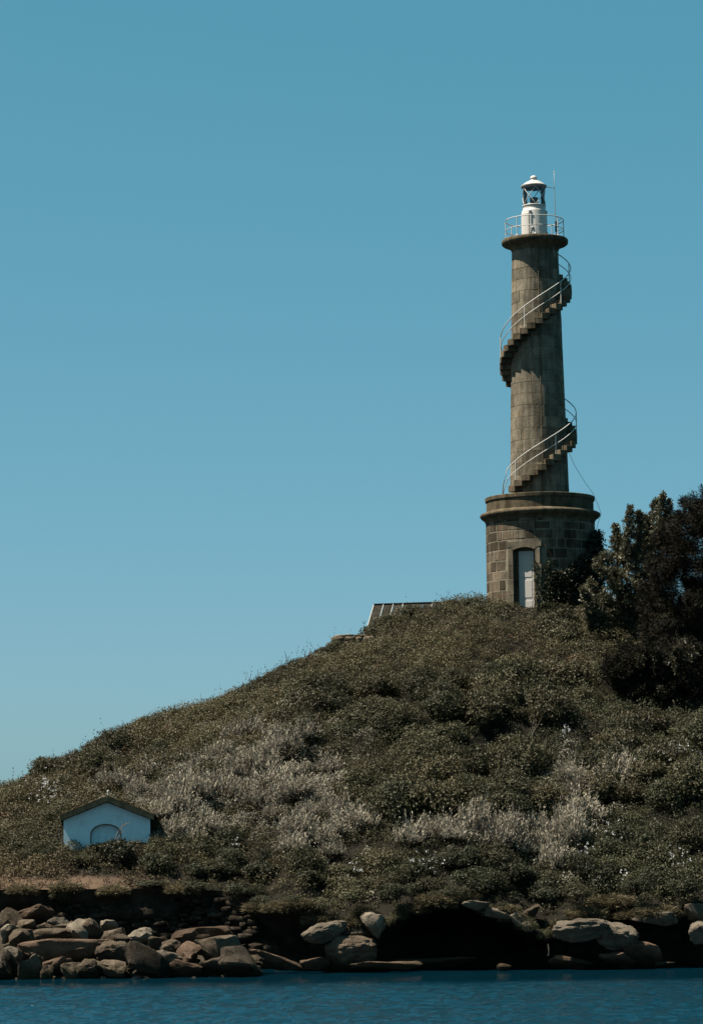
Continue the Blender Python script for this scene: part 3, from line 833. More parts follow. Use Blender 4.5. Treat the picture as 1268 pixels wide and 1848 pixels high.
# ------------------------------------------------------------------ shed roof and ruined wall on the skyline
YS = 129.0
sb = P(675, 1091, YS)
SHED = empty('shed', sb, 'low shed on the skyline with grey roof sheets and pale battens', 'shed')
SHED.rotation_euler.z = math.radians(-14)
KS = F / YS
LEN = 160 / KS / math.cos(math.radians(14))
PW = 17.6 / KS / math.cos(math.radians(14))
slope = 0.85
roof = obj('roof', *join(box(0, LEN, 0.02, 0.08, -0.06, 0.0), box(-0.02, LEN, -0.05, 0.05, 0.0, 0.035)), M_PANEL, SHED)
npan = int(LEN / PW)
for k in range(npan):
    x0, x1 = k * PW + 0.01, (k + 1) * PW - 0.03
    L_ = 1.5
    V = [(x0, 0, -0.02), (x1, 0, -0.02), (x1, -L_ / slope, -L_ - 0.02), (x0, -L_ / slope, -L_ - 0.02)]
    V2 = [(x, y + 0.03, z - 0.03) for x, y, z in V]
    obj('roof_sheet', V + V2, [(3, 2, 1, 0), (4, 5, 6, 7), (0, 1, 5, 4), (1, 2, 6, 5), (2, 3, 7, 6), (3, 0, 4, 7)], M_PANEL, roof)
    if k and k not in (4, 5):
        xb = k * PW - 0.02
        obj('batten', *tube([(xb + 0.005, -0.02, 0.0), (xb + 0.005, -L_ / slope - 0.03, -L_ + 0.0)], 0.022, 6), M_BATTEN, roof)
obj('bargeboard', *tube([(-0.02, 0.0, -0.02), (-0.02, -1.5 / slope, -1.52)], 0.03, 6), M_BATTEN, roof)
obj('wall', *join(box(0.06, LEN, -1.2, 2.0, -3.2, -1.0)), M_MORTAR, SHED)
obj('gable', [(0.05, 0, -0.1), (0.05, -1.2, -1.3), (0.05, 2.0, -1.3), (0.07, 0, -0.1), (0.07, -1.2, -1.3), (0.07, 2.0, -1.3)], [(0, 1, 2), (5, 4, 3), (0, 3, 4, 1), (0, 2, 5, 3)], M_MORTAR, SHED)

def wall_stone_mesh(seed, sub=2):
    import bmesh
    bm = bmesh.new(); bmesh.ops.create_cube(bm, size=1.0)
    bmesh.ops.subdivide_edges(bm, edges=bm.edges[:], cuts=2, use_grid_fill=True)
    co = np.array([v.co[:] for v in bm.verts])
    r = np.linalg.norm(co, axis=1, keepdims=True)
    co = co * (1 - 0.16 * smooth(0.55, 0.87, r))
    co = co + 0.055 * np.stack([noise3(co * 2.2 + seed * 7.1 + 30 * k, 5 + k) for k in range(3)], -1)
    for v, c_ in zip(bm.verts, co): v.co = c_
    me = bpy.data.meshes.new('stone'); bm.to_mesh(me); bm.free()
    me.materials.append(M_WALLSTONE); me.shade_smooth()
    return me
STONES = [wall_stone_mesh(s) for s in range(8)]
def put_stone(parent, loc, size, rot, mat=None):
    o = bpy.data.objects.new('stone', STONES[rs.randrange(8)]); link(o, parent)
    o.location = loc; o.scale = size; o.rotation_euler = rot
    if mat: o.material_slots[0].link = 'OBJECT'; o.material_slots[0].material = mat
    return o

rw = on_hill(640, 1160)
RW = empty('ruined_wall', P(640, 1177, rw[1] - 0.3), 'low ruined stone wall stub on the skyline left of the shed', 'wall')
kk = F / rw[1]
for c_ in range(3):
    x = -1.0 + 0.1 * (c_ % 2)
    while x < 0.75:
        w = rs.uniform(0.3, 0.55)
        put_stone(RW, (x + w / 2, rs.uniform(-0.03, 0.03), 0.02 + 0.22 * c_ + 0.1), (w * 1.08, 0.5, 0.25), (0, rs.uniform(-0.05, 0.05), 0), M_RUBBLE)
        x += w
put_stone(RW, (-0.45, 0, 0.72), (0.8, 0.42, 0.12), (0, -0.05, 0.1), M_RUBBLE); put_stone(RW, (0.30, 0, 0.71), (0.6, 0.45, 0.10), (0, 0.04, 0), M_RUBBLE)

# ------------------------------------------------------------------ dry stone retaining wall behind the boulders
YW = 101.6
W0, W1 = P(45, 1606, YW), P(452, 1640, YW - 0.6)
WALL = empty('retaining_wall', P(240, 1692, YW), 'dark dry stone retaining wall behind the shore boulders below the hut', 'wall')
wl0 = Vector(WALL.location)
for c_ in range(10):
    px = 48 + rs.uniform(-6, 6)
    while px < 452:
        wpx = rs.uniform(9, 34)
        cx_ = px + wpx / 2
        top = 1604 + 8 * smooth(330, 452, cx_) + 4 * math.sin(cx_ * 0.07)
        py = top + 5 + c_ * 9.5 + rs.uniform(-1.5, 1.5)
        if py < 1604 + 95 - 25 * smooth(60, 0, cx_ - 40):
            q = P(cx_, py, YW - 0.4 * smooth(300, 452, cx_) - 0.02 * (py - 1600) * 0.25 + rs.uniform(-0.07, 0.05))
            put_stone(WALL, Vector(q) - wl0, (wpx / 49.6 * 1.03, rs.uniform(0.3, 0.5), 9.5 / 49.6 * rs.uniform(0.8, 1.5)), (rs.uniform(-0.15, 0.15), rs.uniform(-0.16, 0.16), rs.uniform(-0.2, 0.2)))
        px += wpx
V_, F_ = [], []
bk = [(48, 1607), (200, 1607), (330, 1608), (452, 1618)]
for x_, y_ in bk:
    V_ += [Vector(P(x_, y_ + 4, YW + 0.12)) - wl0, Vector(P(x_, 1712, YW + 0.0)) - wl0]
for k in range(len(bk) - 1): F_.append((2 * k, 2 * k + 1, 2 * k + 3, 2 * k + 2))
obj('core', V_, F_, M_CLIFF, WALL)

# ------------------------------------------------------------------ boulders
import bmesh
def ico(sub):
    bm = bmesh.new(); bmesh.ops.create_icosphere(bm, subdivisions=sub, radius=1.0)
    co = np.array([v.co[:] for v in bm.verts]); fs = [tuple(v.index for v in f.verts) for f in bm.faces]
    bm.free(); return co, fs
ICO = {4: ico(4), 5: ico(5)}
def shard(seed, n):
    """broken block: hull of a few points, edges worn, faces rough"""
    r = np.random.default_rng(seed)
    p = unit(r.normal(size=(n, 3))); p = np.sign(p) * np.abs(p) ** 0.78 * r.uniform(0.7, 1.1, (n, 1))
    bm = bmesh.new()
    for q in p: bm.verts.new(q)
    res = bmesh.ops.convex_hull(bm, input=bm.verts[:])
    bmesh.ops.delete(bm, geom=[v for v in bm.verts if not v.link_faces], context='VERTS')
    bmesh.ops.subdivide_edges(bm, edges=bm.edges[:], cuts=5, use_grid_fill=True)
    bmesh.ops.triangulate(bm, faces=bm.faces[:])
    for k in range(2): bmesh.ops.smooth_vert(bm, verts=bm.verts[:], factor=0.35, use_axis_x=True, use_axis_y=True, use_axis_z=True)
    bm.verts.index_update()
    co = np.array([v.co[:] for v in bm.verts]); fs = [tuple(v.index for v in f.verts) for f in bm.faces]
    bm.free()
    return co, fs, 0
def rock(x0, x1, y0, y1, label, Y=None, mat=None, cuts=7, tilt=0.0, seed=0, deep=0.9, rough=0.10, group=None, round_=0.0, name='boulder', sharp=0.75):
    mat = mat or M_ROCK
    cx_, cy_ = (x0 + x1) / 2, (y0 + y1) / 2
    a, e = ray(cx_, y1 - 0.2 * (y1 - y0))
    if Y is None:
        Y = (CAMH + 0.36 * 95.2) / (0.36 - e)
        Y = min(max(Y, 94.6), 101)
    if x1 < 470 and y1 - y0 < 60:            # boulders of the pile lock into one another
        gx, gy = 0.07 * (x1 - x0) + 1.5, 0.10 * (y1 - y0) + 2
        x0 -= gx; x1 += gx; y1 += 2 * gy; cy_ = (y0 + y1) / 2
    w, h = (x1 - x0) / F * Y / 2, (y1 - y0) / F * Y / 2
    r0 = random.Random(seed)
    if round_ < 0.5:
        co = shard(1000 + seed, 11 if cuts < 9 else 14); tilt = tilt + r0.uniform(-0.3, 0.3)
        co, fs, d_ang = co
    else: co, fs = ICO[5 if (x1 - x0) > 55 else 4]
    co = co.copy(); r = np.random.default_rng(1000 + seed)
    if round_ >= 0.5: co = np.sign(co) * np.abs(co) ** 0.8
    co += (rough * 1.6 if round_ >= 0.5 else rough * 0.9) * np.stack([fbm(co * 1.1 + seed * 3.3 + 11 * k, 3, seed + k) for k in range(3)], -1)
    if round_ < 0.5: cuts = 0
    else: rough *= 1.5
    for k in range(cuts):
        n = unit(r.normal(size=3) * np.array([1, 1, 0.9])); d = r.uniform(0.45, 0.85) if round_ < 0.5 else r.uniform(0.65, 0.92)
        s = co @ n - d
        co -= np.outer(np.maximum(s, 0) * sharp, n)
    nrm = unit(co)
    under = 0.45 + 0.55 * smooth(-1.0, 0.45, co[:, 2])
    co[:, 1] *= under; co[:, 0] *= 0.8 + 0.2 * under
    co += nrm * (rough * 0.55 * fbm(co * 3.6 + seed, 4, seed + 9) - rough * 0.5 * np.maximum(0, 0.25 - np.abs(fbm(co * np.array([1.2, 1.2, 2.6]) + seed, 2, seed + 4))))[:, None]
    ct, sn = math.cos(tilt), math.sin(tilt)
    co = np.stack([co[:, 0] * ct - co[:, 2] * sn * h / w, co[:, 1], co[:, 0] * sn * w / h * min(1, h / w * 2) + co[:, 2] * ct], -1)
    if round_ < 0.5: co[:, 1] -= 0.22 * co[:, 2]
    lo, hi = co.min(0), co.max(0)
    co = (co - (lo + hi) / 2) / ((hi - lo) / 2)
    d = deep * (w + h) / 2 * 1.15
    co = co * np.array([w, d, h])
    c_ = P(cx_, cy_, Y)
    zb = h
    o = obj(name, co + np.array([0, 0, zb]), fs, mat, None, True, loc=c_ - np.array([0, 0, zb]))
    o.data.set_sharp_from_angle(angle=math.radians(26))
    return tag(o, label, 'rock', group)

L, PK, PL = M_ROCK, M_ROCK_PINK, M_ROCK_PALE
R = rock
R(-14, 47, 1638, 1673, 'broad blocky boulder at left picture edge just below the turf', tilt=-0.1, seed=1)
R(30, 93, 1632, 1671, 'large pinkish slab leaning against foot of stone wall', mat=PK, seed=2, tilt=0.2)
R(4, 25, 1668, 1695, 'small upright pale stone wedged at left edge under blocky boulder', mat=PL, seed=3)
R(24, 63, 1660, 1682, 'dark triangular boulder right of the small upright stone at left', seed=4, tilt=0.3)
R(20, 60, 1677, 1707, 'squat tan boulder with flat top below dark triangular boulder', seed=5)
R(58, 126, 1675, 1701, 'long thin overhanging slab left of the tall pointed boulder', seed=6, cuts=9)
R(88, 121, 1655, 1673, 'small rounded stone behind the tall pointed boulder, upper left', mat=PL, seed=7)
R(70, 101, 1665, 1681, 'small flat stone above the long thin overhanging slab', seed=8)
R(118, 162, 1659, 1703, 'tall pointed boulder in the middle of the left rock pile', mat=PL, seed=9, cuts=9)
R(98, 128, 1663, 1688, 'tan shoulder stone touching left side of tall pointed boulder', seed=10)
R(143, 184, 1657, 1698, 'peaked boulder just right of the tall pointed boulder', seed=11, tilt=0.3)
R(184, 211, 1660, 1679, 'small pale wedge stone near wall foot right of the peaked boulder', mat=PL, seed=12)
R(181, 225, 1674, 1697, 'hump backed boulder below the small pale wedge stone', seed=13)
R(211, 233, 1685, 1708, 'little stone jammed left of the jutting pale block', seed=14)
R(225, 273, 1674, 1703, 'jutting pale block with raised right corner atop dark outcrop', mat=PL, seed=15, tilt=0.35, cuts=9)
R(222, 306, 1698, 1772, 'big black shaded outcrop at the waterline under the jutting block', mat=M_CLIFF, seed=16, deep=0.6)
R(36, 192, 1694, 1734, 'very long flat tan slab lying across the left rock pile', mat=PK, seed=17, cuts=10, deep=0.35, Y=97.2)
R(178, 233, 1698, 1736, 'rounded boulder at right end of the very long slab', seed=18, round_=0.8)
R(1, 37, 1708, 1746, 'bright pale block at left edge just above the water', mat=PL, seed=19, cuts=9)
R(18, 44, 1712, 1764, 'dark upright rock between bright pale block and water', mat=M_CLIFF, seed=20)
R(37, 80, 1722, 1766, 'dark rock with lit ridge at the waterline, lower left', seed=21, tilt=0.3)
R(55, 80, 1723, 1749, 'small leaning stone behind the dark rock with lit ridge', seed=22)
R(78, 126, 1726, 1754, 'smooth tan boulder under middle of the very long slab', mat=PK, seed=23, tilt=0.1)
R(114, 148, 1737, 1764, 'low wedge stone at waterline right of smooth tan boulder', seed=24)
R(75, 94, 1742, 1766, 'small round stone at the waterline below smooth tan boulder', seed=25, round_=1)
R(142, 183, 1731, 1763, 'domed tan boulder at the waterline below right end of long slab', seed=26, round_=0.5)
R(176, 226, 1733, 1764, 'rough knobbly boulder at waterline left of the big black outcrop', seed=27, rough=0.16)
R(-22, 21, 1722, 1768, 'dark boulder cut off by left picture edge at the waterline', mat=M_CLIFF, seed=28)
R(226, 252, 1705, 1725, 'small shaded stone on the left flank of the big black outcrop', seed=29)
R(271, 292, 1690, 1717, 'small grey stone in the gap between outcrop and central boulders', seed=30)
R(289, 326, 1695, 1717, 'round grey boulder at left end of the central boulder group', seed=31, round_=0.8)
R(283, 327, 1714, 1736, 'flat oval stone under the round grey boulder', mat=PL, seed=32)
R(311, 413, 1672, 1712, 'large ridge shaped boulder topping the central boulder group', mat=PK, seed=33, tilt=0.25, cuts=9)
R(322, 364, 1700, 1742, 'blocky pinkish boulder in the middle of the central group', mat=PK, seed=34)
R(356, 431, 1688, 1736, 'big dark angular boulder at right of the central group', seed=35, cuts=10)
R(300, 366, 1731, 1757, 'pale pinkish flat rock sloping into the water, centre left', mat=PK, seed=36, tilt=0.12)
R(361, 418, 1725, 1757, 'grey wedge boulder at the waterline right of pinkish flat rock', seed=37, tilt=0.15)
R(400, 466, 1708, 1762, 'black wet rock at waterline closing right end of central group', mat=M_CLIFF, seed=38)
R(445, 560, 1712, 1752, 'low tan rock shelf sloping to water below the dark overhang', mat=PK, seed=39, Y=97.6, deep=0.5, tilt=-0.12)
R(540, 596, 1728, 1752, 'low pinkish rock at waterline right of the tan shelf', mat=PK, seed=40, Y=97.6, deep=0.6)
R(543, 626, 1662, 1703, 'smooth jutting boulder pointing left beneath the turf edge', mat=PL, seed=41, Y=98.0, tilt=0.28, round_=0.7, cuts=4)
R(585, 680, 1688, 1755, 'large layered rounded rock between jutting boulder and cave', seed=42, Y=98.0, round_=0.9, cuts=4, deep=0.8)
R(610, 668, 1668, 1706, 'shadowed hump between the jutting boulder and layered rock', seed=43, Y=98.5, round_=0.8, cuts=3)
R(650, 696, 1646, 1695, 'cracked pale block at upper left rim of the cave', mat=PL, seed=44, Y=98.3, cuts=9)
R(632, 762, 1735, 1752, 'long flat ledge at the waterline in front of the cave', mat=PK, seed=45, Y=97.4, deep=0.3)
R(690, 862, 1728, 1752, 'low tapering ledge running right along the cave mouth', seed=46, Y=98.6, deep=0.35)
R(896, 923, 1739, 1753, 'small solitary domed stone in water at right of cave', mat=PK, seed=47, Y=97.6, round_=1, cuts=0)
R(832, 884, 1625, 1644, 'pale lit rock strip at top left of the cave roof ridge', mat=PL, seed=48, Y=98.0, tilt=-0.3, deep=0.6)
R(874, 930, 1636, 1663, 'pale cracked rock midway down the cave roof ridge', mat=PL, seed=49, Y=98.0, tilt=-0.25, deep=0.6, cuts=9)
R(918, 948, 1646, 1674, 'knobbly pale stone near lower end of cave roof ridge', mat=PL, seed=50, Y=98.0, rough=0.14)
R(940, 964, 1662, 1683, 'last small stone at lower right end of cave roof ridge', mat=PL, seed=51, Y=98.0)
R(942, 974, 1632, 1664, 'weathered grey block under bushes right of the cave ridge', seed=52, Y=98.6)
R(994, 1104, 1658, 1701, 'huge pale lichened boulder overhanging black hollow at right', mat=PL, seed=53, Y=97.9, round_=0.8, cuts=4, tilt=0.06)
R(1070, 1152, 1662, 1716, 'streaked grey and pale boulder joined to right of huge boulder', mat=PL, seed=54, Y=98.1, round_=0.7, cuts=5, tilt=-0.15)
R(1140, 1224, 1645, 1672, 'flat pale slab jutting under grass tuft near right edge', mat=PL, seed=55, Y=98.1, deep=0.5, tilt=0.1)
R(1240, 1290, 1662, 1705, 'pale rounded boulder cut by the right picture edge', mat=PL, seed=56, Y=98.1, round_=0.6)
R(1232, 1300, 1630, 1668, 'grey block above rounded boulder at right picture edge', seed=57, Y=98.6)
R(990, 1070, 1724, 1750, 'low jagged tan rock at waterline below the huge boulder', mat=PK, seed=58, Y=98.2, deep=0.6)
R(1080, 1148, 1717, 1752, 'pinkish pyramid shaped rock at the waterline, right', mat=PK, seed=59, Y=97.9, tilt=0.1, cuts=6)
R(1121, 1196, 1692, 1750, 'broad sloping tan rock right of the pinkish pyramid', mat=PK, seed=60, Y=98.4, tilt=-0.3)
R(1180, 1218, 1735, 1750, 'thin low rock tip running into black hollow, far right', seed=61, Y=98.2)
rng = np.random.default_rng(70)
ic, ifs = ico(1); pv, pf = [], []
for k in range(300):
    px = rng.uniform(0, 470)
    a = ray(px, 1740)[0]; y = rng.uniform(94.6, 98.6) if k < 300 else rng.uniform(97.6, 98.8); x = a * y
    z = (0.36 * (y - 95.2) - 0.2) if k < 300 else 0.02
    sz = rng.uniform(0.06, 0.2) * (1 if k < 300 else 0.7)
    c_ = ic * (1 + 0.35 * rng.normal(size=(len(ic), 1))) * np.array([1.2, 1, 0.65]) * sz
    b_ = len(pv); pv += list(c_ + np.array([x, y, z])); pf += [tuple(i + b_ for i in f) for f in ifs]
tag(obj('rubble', pv, pf, M_ROCK), 'small broken stones between the boulders along the waterline', 'rubble', kind='stuff')
o = obj('stake', *tube([P(989, 1726, 97.8), P(990, 1716, 97.8), P(988.5, 1704, 97.8)], 0.025, 5), M_TWIG)
tag(o, 'thin pale stake standing at cave edge by the water', 'stake')

# ------------------------------------------------------------------ vegetation
def clump_leaves(centres, radii, n_per, rng, flat=0.8):
    """leaf feet and directions over the upper part of many small mounds"""
    m = len(centres)
    if np.ndim(n_per) == 0: n_per = np.full(m, n_per)
    idx = np.repeat(np.arange(m), n_per)
    d = unit(rng.normal(size=(len(idx), 3)) + np.array([0, -0.15, 0.35]))
    rr = radii[idx][:, None] * rng.uniform(0.55, 1.0, (len(idx), 1))
    pos = centres[idx] + d * rr * np.array([1, 1, flat])
    dirs = unit(d + 0.9 * rng.normal(size=d.shape) + np.array([0, 0, 0.25]))
    return idx, pos, dirs, d

HUTMASK = [(112, 275, 1430, 1535)]
def scrub(rng, n_clumps, az0, az1, n_leaf):
    ny = int(math.sqrt(n_clumps * 0.9)); nx = n_clumps // ny; n_clumps = nx * ny
    gx_, gy_ = np.meshgrid(np.arange(nx), np.arange(ny))
    az = az0 + (az1 - az0) * (gx_.ravel() + 0.5 * (gy_.ravel() % 2) + rng.uniform(-0.1, 0.9, n_clumps)) / nx
    t = 1.12 * (gy_.ravel() + rng.uniform(-0.2, 1.2, n_clumps)) / ny; t = np.clip(t, 0.0, 1.12)
    Yl = np.interp(az, LIP[0], LIP[2]); Yc = np.interp(az, CREST[0], CREST[2])
    y = Yl + t * (Yc - Yl); x = az * y
    z = ground(x, y)
    px, py = project(np.stack([x, y, z], -1))
    keep = np.ones(n_clumps, bool)
    # inside the hut, the lighthouse, the dry path
    keep &= ~((np.abs(x - hb[0]) < 1.75) & (y > hb[1] - 0.15) & (y < hb[1] + 3.6) & (z < hb[2] + 1.0))
    keep &= ~(((x - tb[0]) ** 2 + (y - tb[1]) ** 2) < 2.75 ** 2)
    pathy = (py > 1583 + 5 * noise3(np.stack([x, y, x * 0], -1), 2)) & (px < 250 + 30 * rng.normal(size=n_clumps))
    keep &= ~(pathy & (rng.uniform(size=n_clumps) < 0.72))
    bank = (py > 1535 + 12 * noise3(np.stack([x * 0.6, y * 0, x * 0], -1), 12)) & (px > 290)
    keep &= ~(bank & (rng.uniform(size=n_clumps) < 0.35))
    for hx, hy, rx, ry, dep in HOLLOWS:
        e = ((px - hx) / rx) ** 2 + ((py - hy) / ry) ** 2
        keep &= ~((e < 0.7) & (dep > 1) & (rng.uniform(size=n_clumps) < 0.75))
    x, y, z, px, py = x[keep], y[keep], z[keep], px[keep], py[keep]
    m = len(x)
    big = fbm2(x, y, 0.33, 3, 71)
    rad = (0.15 + 0.38 * rng.uniform(0, 1, m) ** 2.2) * (1 + 0.4 * np.clip(big, -0.6, 1))
    near = smooth(0.0, 0.12, (y - np.interp(x / y, LIP[0], LIP[2])) / 20)
    rad *= 0.65 + 0.35 * near
    cen = np.stack([x, y, z + rad * 0.35 + 0.12 * np.clip(big, 0, 1)], -1)
    # colours: brown bracken on top and left, greener bramble right of centre (darkened as if turned from the sun), drier near the bottom left
    bro = np.array([0.080, 0.070, 0.036]); grn_shaded = np.array([0.055, 0.056, 0.030]); dryc = np.array([0.13, 0.095, 0.056]); olv = np.array([0.070, 0.067, 0.037])
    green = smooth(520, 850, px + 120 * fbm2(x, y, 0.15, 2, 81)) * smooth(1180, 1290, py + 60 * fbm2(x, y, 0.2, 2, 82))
    col = bro + green[:, None] * (grn_shaded - bro)
    dr_ = smooth(420, 120, px) * smooth(1535, 1590, py)
    col = col + (dr_ * 0.8)[:, None] * (dryc - col)
    ol = smooth(0.1, 0.6, fbm2(x, y, 0.5, 2, 83))
    col = col + (ol * 0.7)[:, None] * (olv - col)
    rust = (rng.uniform(size=m) < 0.012)
    col[rust] = np.array([0.125, 0.085, 0.05])
    for zx, zy, zrx, zry in ((300, 1450, 90, 60), (500, 1440, 130, 90), (570, 1530, 60, 50), (785, 1520, 45, 18), (940, 1535, 80, 40), (1075, 1425, 65, 40), (1035, 1500, 35, 45)):
        e = ((px - zx) / zrx) ** 2 + ((py - zy) / zry) ** 2
        pz = (rng.uniform(size=m) < 0.75 * np.exp(-e * 0.9)) & (fbm2(x, y, 0.9, 2, 84) > -0.2)
        col[pz] = np.array([0.215, 0.20, 0.152])
    col = col * (0.8 + 0.3 * rng.uniform(size=(m, 1)) + 0.35 * big[:, None])
    idx, pos, dirs, nr = clump_leaves(cen, rad, np.clip(n_leaf * (rad / 0.27) ** 2, 12, 320).astype(int), rng)
    lc = np.clip(col[idx] * rng.uniform(0.78, 1.22, (len(idx), 1)), 0.006, 0.5)
    Ln = rng.uniform(0.045, 0.085, len(idx))
    return pos, dirs, Ln, Ln * rng.uniform(0.45, 0.8, len(idx)), lc, nr

rg = np.random.default_rng(21)
A0, A1 = ray(-40, 1400)[0], ray(1310, 1400)[0]
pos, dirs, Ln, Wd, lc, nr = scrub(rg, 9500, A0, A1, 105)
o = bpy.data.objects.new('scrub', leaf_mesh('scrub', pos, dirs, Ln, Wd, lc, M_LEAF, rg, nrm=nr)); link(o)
tag(o, 'dense low bracken and bramble scrub covering the whole hillside', 'scrub', kind='stuff')
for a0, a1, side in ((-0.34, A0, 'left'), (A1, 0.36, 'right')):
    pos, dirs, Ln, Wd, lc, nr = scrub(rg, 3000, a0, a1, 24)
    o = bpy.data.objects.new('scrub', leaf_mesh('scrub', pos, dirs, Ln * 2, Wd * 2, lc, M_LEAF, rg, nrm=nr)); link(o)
    tag(o, 'bracken scrub on the slope beyond the %s picture edge' % side, 'scrub', kind='stuff')

# wispy stems along the skyline
tx = rg.uniform(0, 880, 420); wv, wd_, wc = [], [], []
for px in tx:
    a = ray(px, 1300)[0]; y = np.interp(a, CREST[0], CREST[2]) + rg.uniform(-0.8, 0.4); x = a * y; z = gpt(x, y) + 0.15
    h_ = abs(rg.normal(0, 0.28)) + 0.12
    lean = rg.normal(0, 0.35, 2)
    for k in range(9):
        f_ = k / 8
        wv.append((x + lean[0] * h_ * f_, y + lean[1] * h_ * f_, z + h_ * f_)); wd_.append(rg.normal(size=3) + np.array([lean[0], lean[1], 1.2])); wc.append(np.array([0.05, 0.045, 0.028]) * rg.uniform(0.6, 1.3))
wv = np.array(wv); n_ = len(wv)
o = bpy.data.objects.new('skyline_sprigs', leaf_mesh('skyline_sprigs', wv, np.array(wd_), rg.uniform(0.05, 0.12, n_), rg.uniform(0.02, 0.05, n_), np.array(wc), M_LEAF, rg)); link(o)
tag(o, 'wispy bramble sprigs poking up along the ridge line', 'sprigs', kind='stuff')

def shrub_proto(seed, n_lobes, leaves, size, col, colvar, upright, L, W, mat, rough=0.5):
    """round shrub of unit-ish radius: lobes of leaves on a few stems; returns meshes (foliage, stem)"""
    rng = np.random.default_rng(seed)
    d = unit(rng.normal(size=(n_lobes, 3)) + np.array([0, 0, 0.7])); d[:, 2] = np.abs(d[:, 2])
    cen = d * rng.uniform(0.35, 0.8, (n_lobes, 1)) * size * np.array([1, 1, 0.8]); cen[:, 2] += 0.12 * size
    rad = rng.uniform(0.22, 0.42, n_lobes) * size
    idx, pos, dirs, nr = clump_leaves(cen, rad, leaves, rng, 0.9)
    nr = unit(nr + 0.7 * unit(pos))
    dirs = unit(dirs * (1 - upright) + upright * (np.array([0, 0, 1.0]) + 0.35 * rng.normal(size=dirs.shape) + 0.3 * unit(pos)))
    lobe = rng.uniform(0.75, 1.25, n_lobes)
    lc = np.array(col)[None] * lobe[idx][:, None] * rng.uniform(1 - colvar, 1 + colvar, (len(idx), 1))
    Ln = rng.uniform(0.7, 1.3, len(idx)) * L
    fol = leaf_mesh('foliage', pos, dirs, Ln, Ln * W, lc, mat, rng, nrm=nr)
    parts = []
    for k in range(min(n_lobes, 7)):
        e = cen[k]; parts.append(tube([(0, 0, -0.25), tuple(e * 0.4 + rng.normal(0, 0.03, 3)), tuple(e)], 0.03 * size, 5, r1=0.012))
    V_, F_ = join(*parts)
    stem = mesh_of('stem', V_, F_, M_BARK, True)
    return fol, stem

def place_shrub(proto, px, py, wpx, label, cat='shrub', group=None, name='shrub', hscale=1.0, Y=None, lift=0.0, rng=random.Random(5)):
    p = on_hill(px, py) if Y is None else P(px, py, Y)
    s = wpx / F * p[1] / 2 / proto[2]
    e = empty(name, (p[0], p[1], p[2] + lift), label, cat, group)
    e.rotation_euler.z = rng.uniform(0, 6.28); e.scale = (s, s, s * hscale)
    for nm, me in (('foliage', proto[0]), ('stem', proto[1])):
        link(bpy.data.objects.new(nm, me), e)
    return e

def heath_proto(seed):
    rng = np.random.default_rng(seed); n = 230; m = 11
    a = rng.uniform(0, 2 * PI, n); r = np.sqrt(rng.uniform(0, 1, n)) * (0.62 + 0.25 * np.sin(a * 2 + seed) + 0.18 * np.sin(a * 5 + seed * 2))
    foot = np.stack([r * np.cos(a), r * np.sin(a), np.zeros(n)], -1)
    hh = rng.uniform(0.25, 0.75, n) * (1.1 - 0.5 * r) * (0.7 + 0.6 * _hash((foot[:, 0] * 4).astype(int) + 50, (foot[:, 1] * 4).astype(int) + 50, np.zeros(n, int), seed))
    lean = np.stack([0.35 * np.cos(a) * r, 0.35 * np.sin(a) * r, np.ones(n)], -1) + np.array([0.12, 0, 0]) + 0.22 * rng.normal(size=(n, 3))
    ii = np.repeat(np.arange(n), m); t = rng.uniform(0.25, 1.0, n * m)
    pos = foot[ii] + lean[ii] * (hh[ii] * t)[:, None] + 0.012 * rng.normal(size=(n * m, 3))
    dirs = lean[ii] + 0.42 * rng.normal(size=(n * m, 3))
    tone = rng.uniform(0.4, 1.45, n)
    lc = np.array([0.35, 0.315, 0.245])[None] * (tone[ii] * (0.45 + 0.6 * t))[:, None] * rng.uniform(0.7, 1.3, (n * m, 1))
    Ln = rng.uniform(0.07, 0.16, n * m)
    fol = leaf_mesh('foliage', pos, dirs, Ln, Ln * 0.26, lc, M_LEAFV, rng)
    st = [tube([tuple(foot[k] * 0.3 - np.array([0, 0, 0.2])), tuple(foot[k]), tuple(foot[k] + lean[k] * hh[k] * 0.6)], 0.012, 4, r1=0.005) for k in range(0, n, 16)]
    return fol, mesh_of('stem', *join(*st), M_BARK, True), 0.75
PALE = [heath_proto(100 + k) for k in range(4)]
DARK = [shrub_proto(120 + k, 26, 130, 0.9, (0.040, 0.042, 0.023), 0.3, 0.15, 0.085, 0.55, M_LEAFV) + (0.95,) for k in range(3)]
GREEN = [shrub_proto(140 + k, 26, 140, 0.9, (0.064, 0.062, 0.033), 0.3, 0.15, 0.085, 0.6, M_LEAFV) + (0.95,) for k in range(3)]
rp = random.Random(77)
def drift(poly, label, group, wmin=26, wmax=44):
    for (px, py) in poly:
        place_shrub(PALE[rp.randrange(4)], px + rp.uniform(-5, 5), py + rp.uniform(-4, 4), rp.uniform(wmin, wmax) * 1.6, label, 'shrub', group, 'heath_shrub', rp.uniform(0.85, 1.4), lift=0.18)
drift([(215, 1432), (245, 1440), (270, 1420), (290, 1450), (315, 1435), (300, 1490), (325, 1510), (350, 1490), (335, 1455), (365, 1455), (320, 1478), (345, 1525), (370, 1510)],
      'pale silvery heath shrub in the drift right behind the white hut', 'pale shrubs behind the hut')
drift([(450, 1390), (490, 1375), (520, 1370), (545, 1350), (590, 1410), (500, 1340), (440, 1345), (400, 1380), (360, 1400), (330, 1395)],
      'pale silvery heath shrub in upper fringe of the wide drift, left centre of slope', 'pale shrubs at left centre, upper fringe')
drift([(400, 1430), (430, 1415), (455, 1440), (480, 1400), (425, 1450), (500, 1425), (530, 1410), (520, 1450), (550, 1440), (470, 1465), (580, 1455)],
      'pale silvery heath shrub in the heart of the wide drift, left centre of slope', 'pale shrubs at left centre, heart')
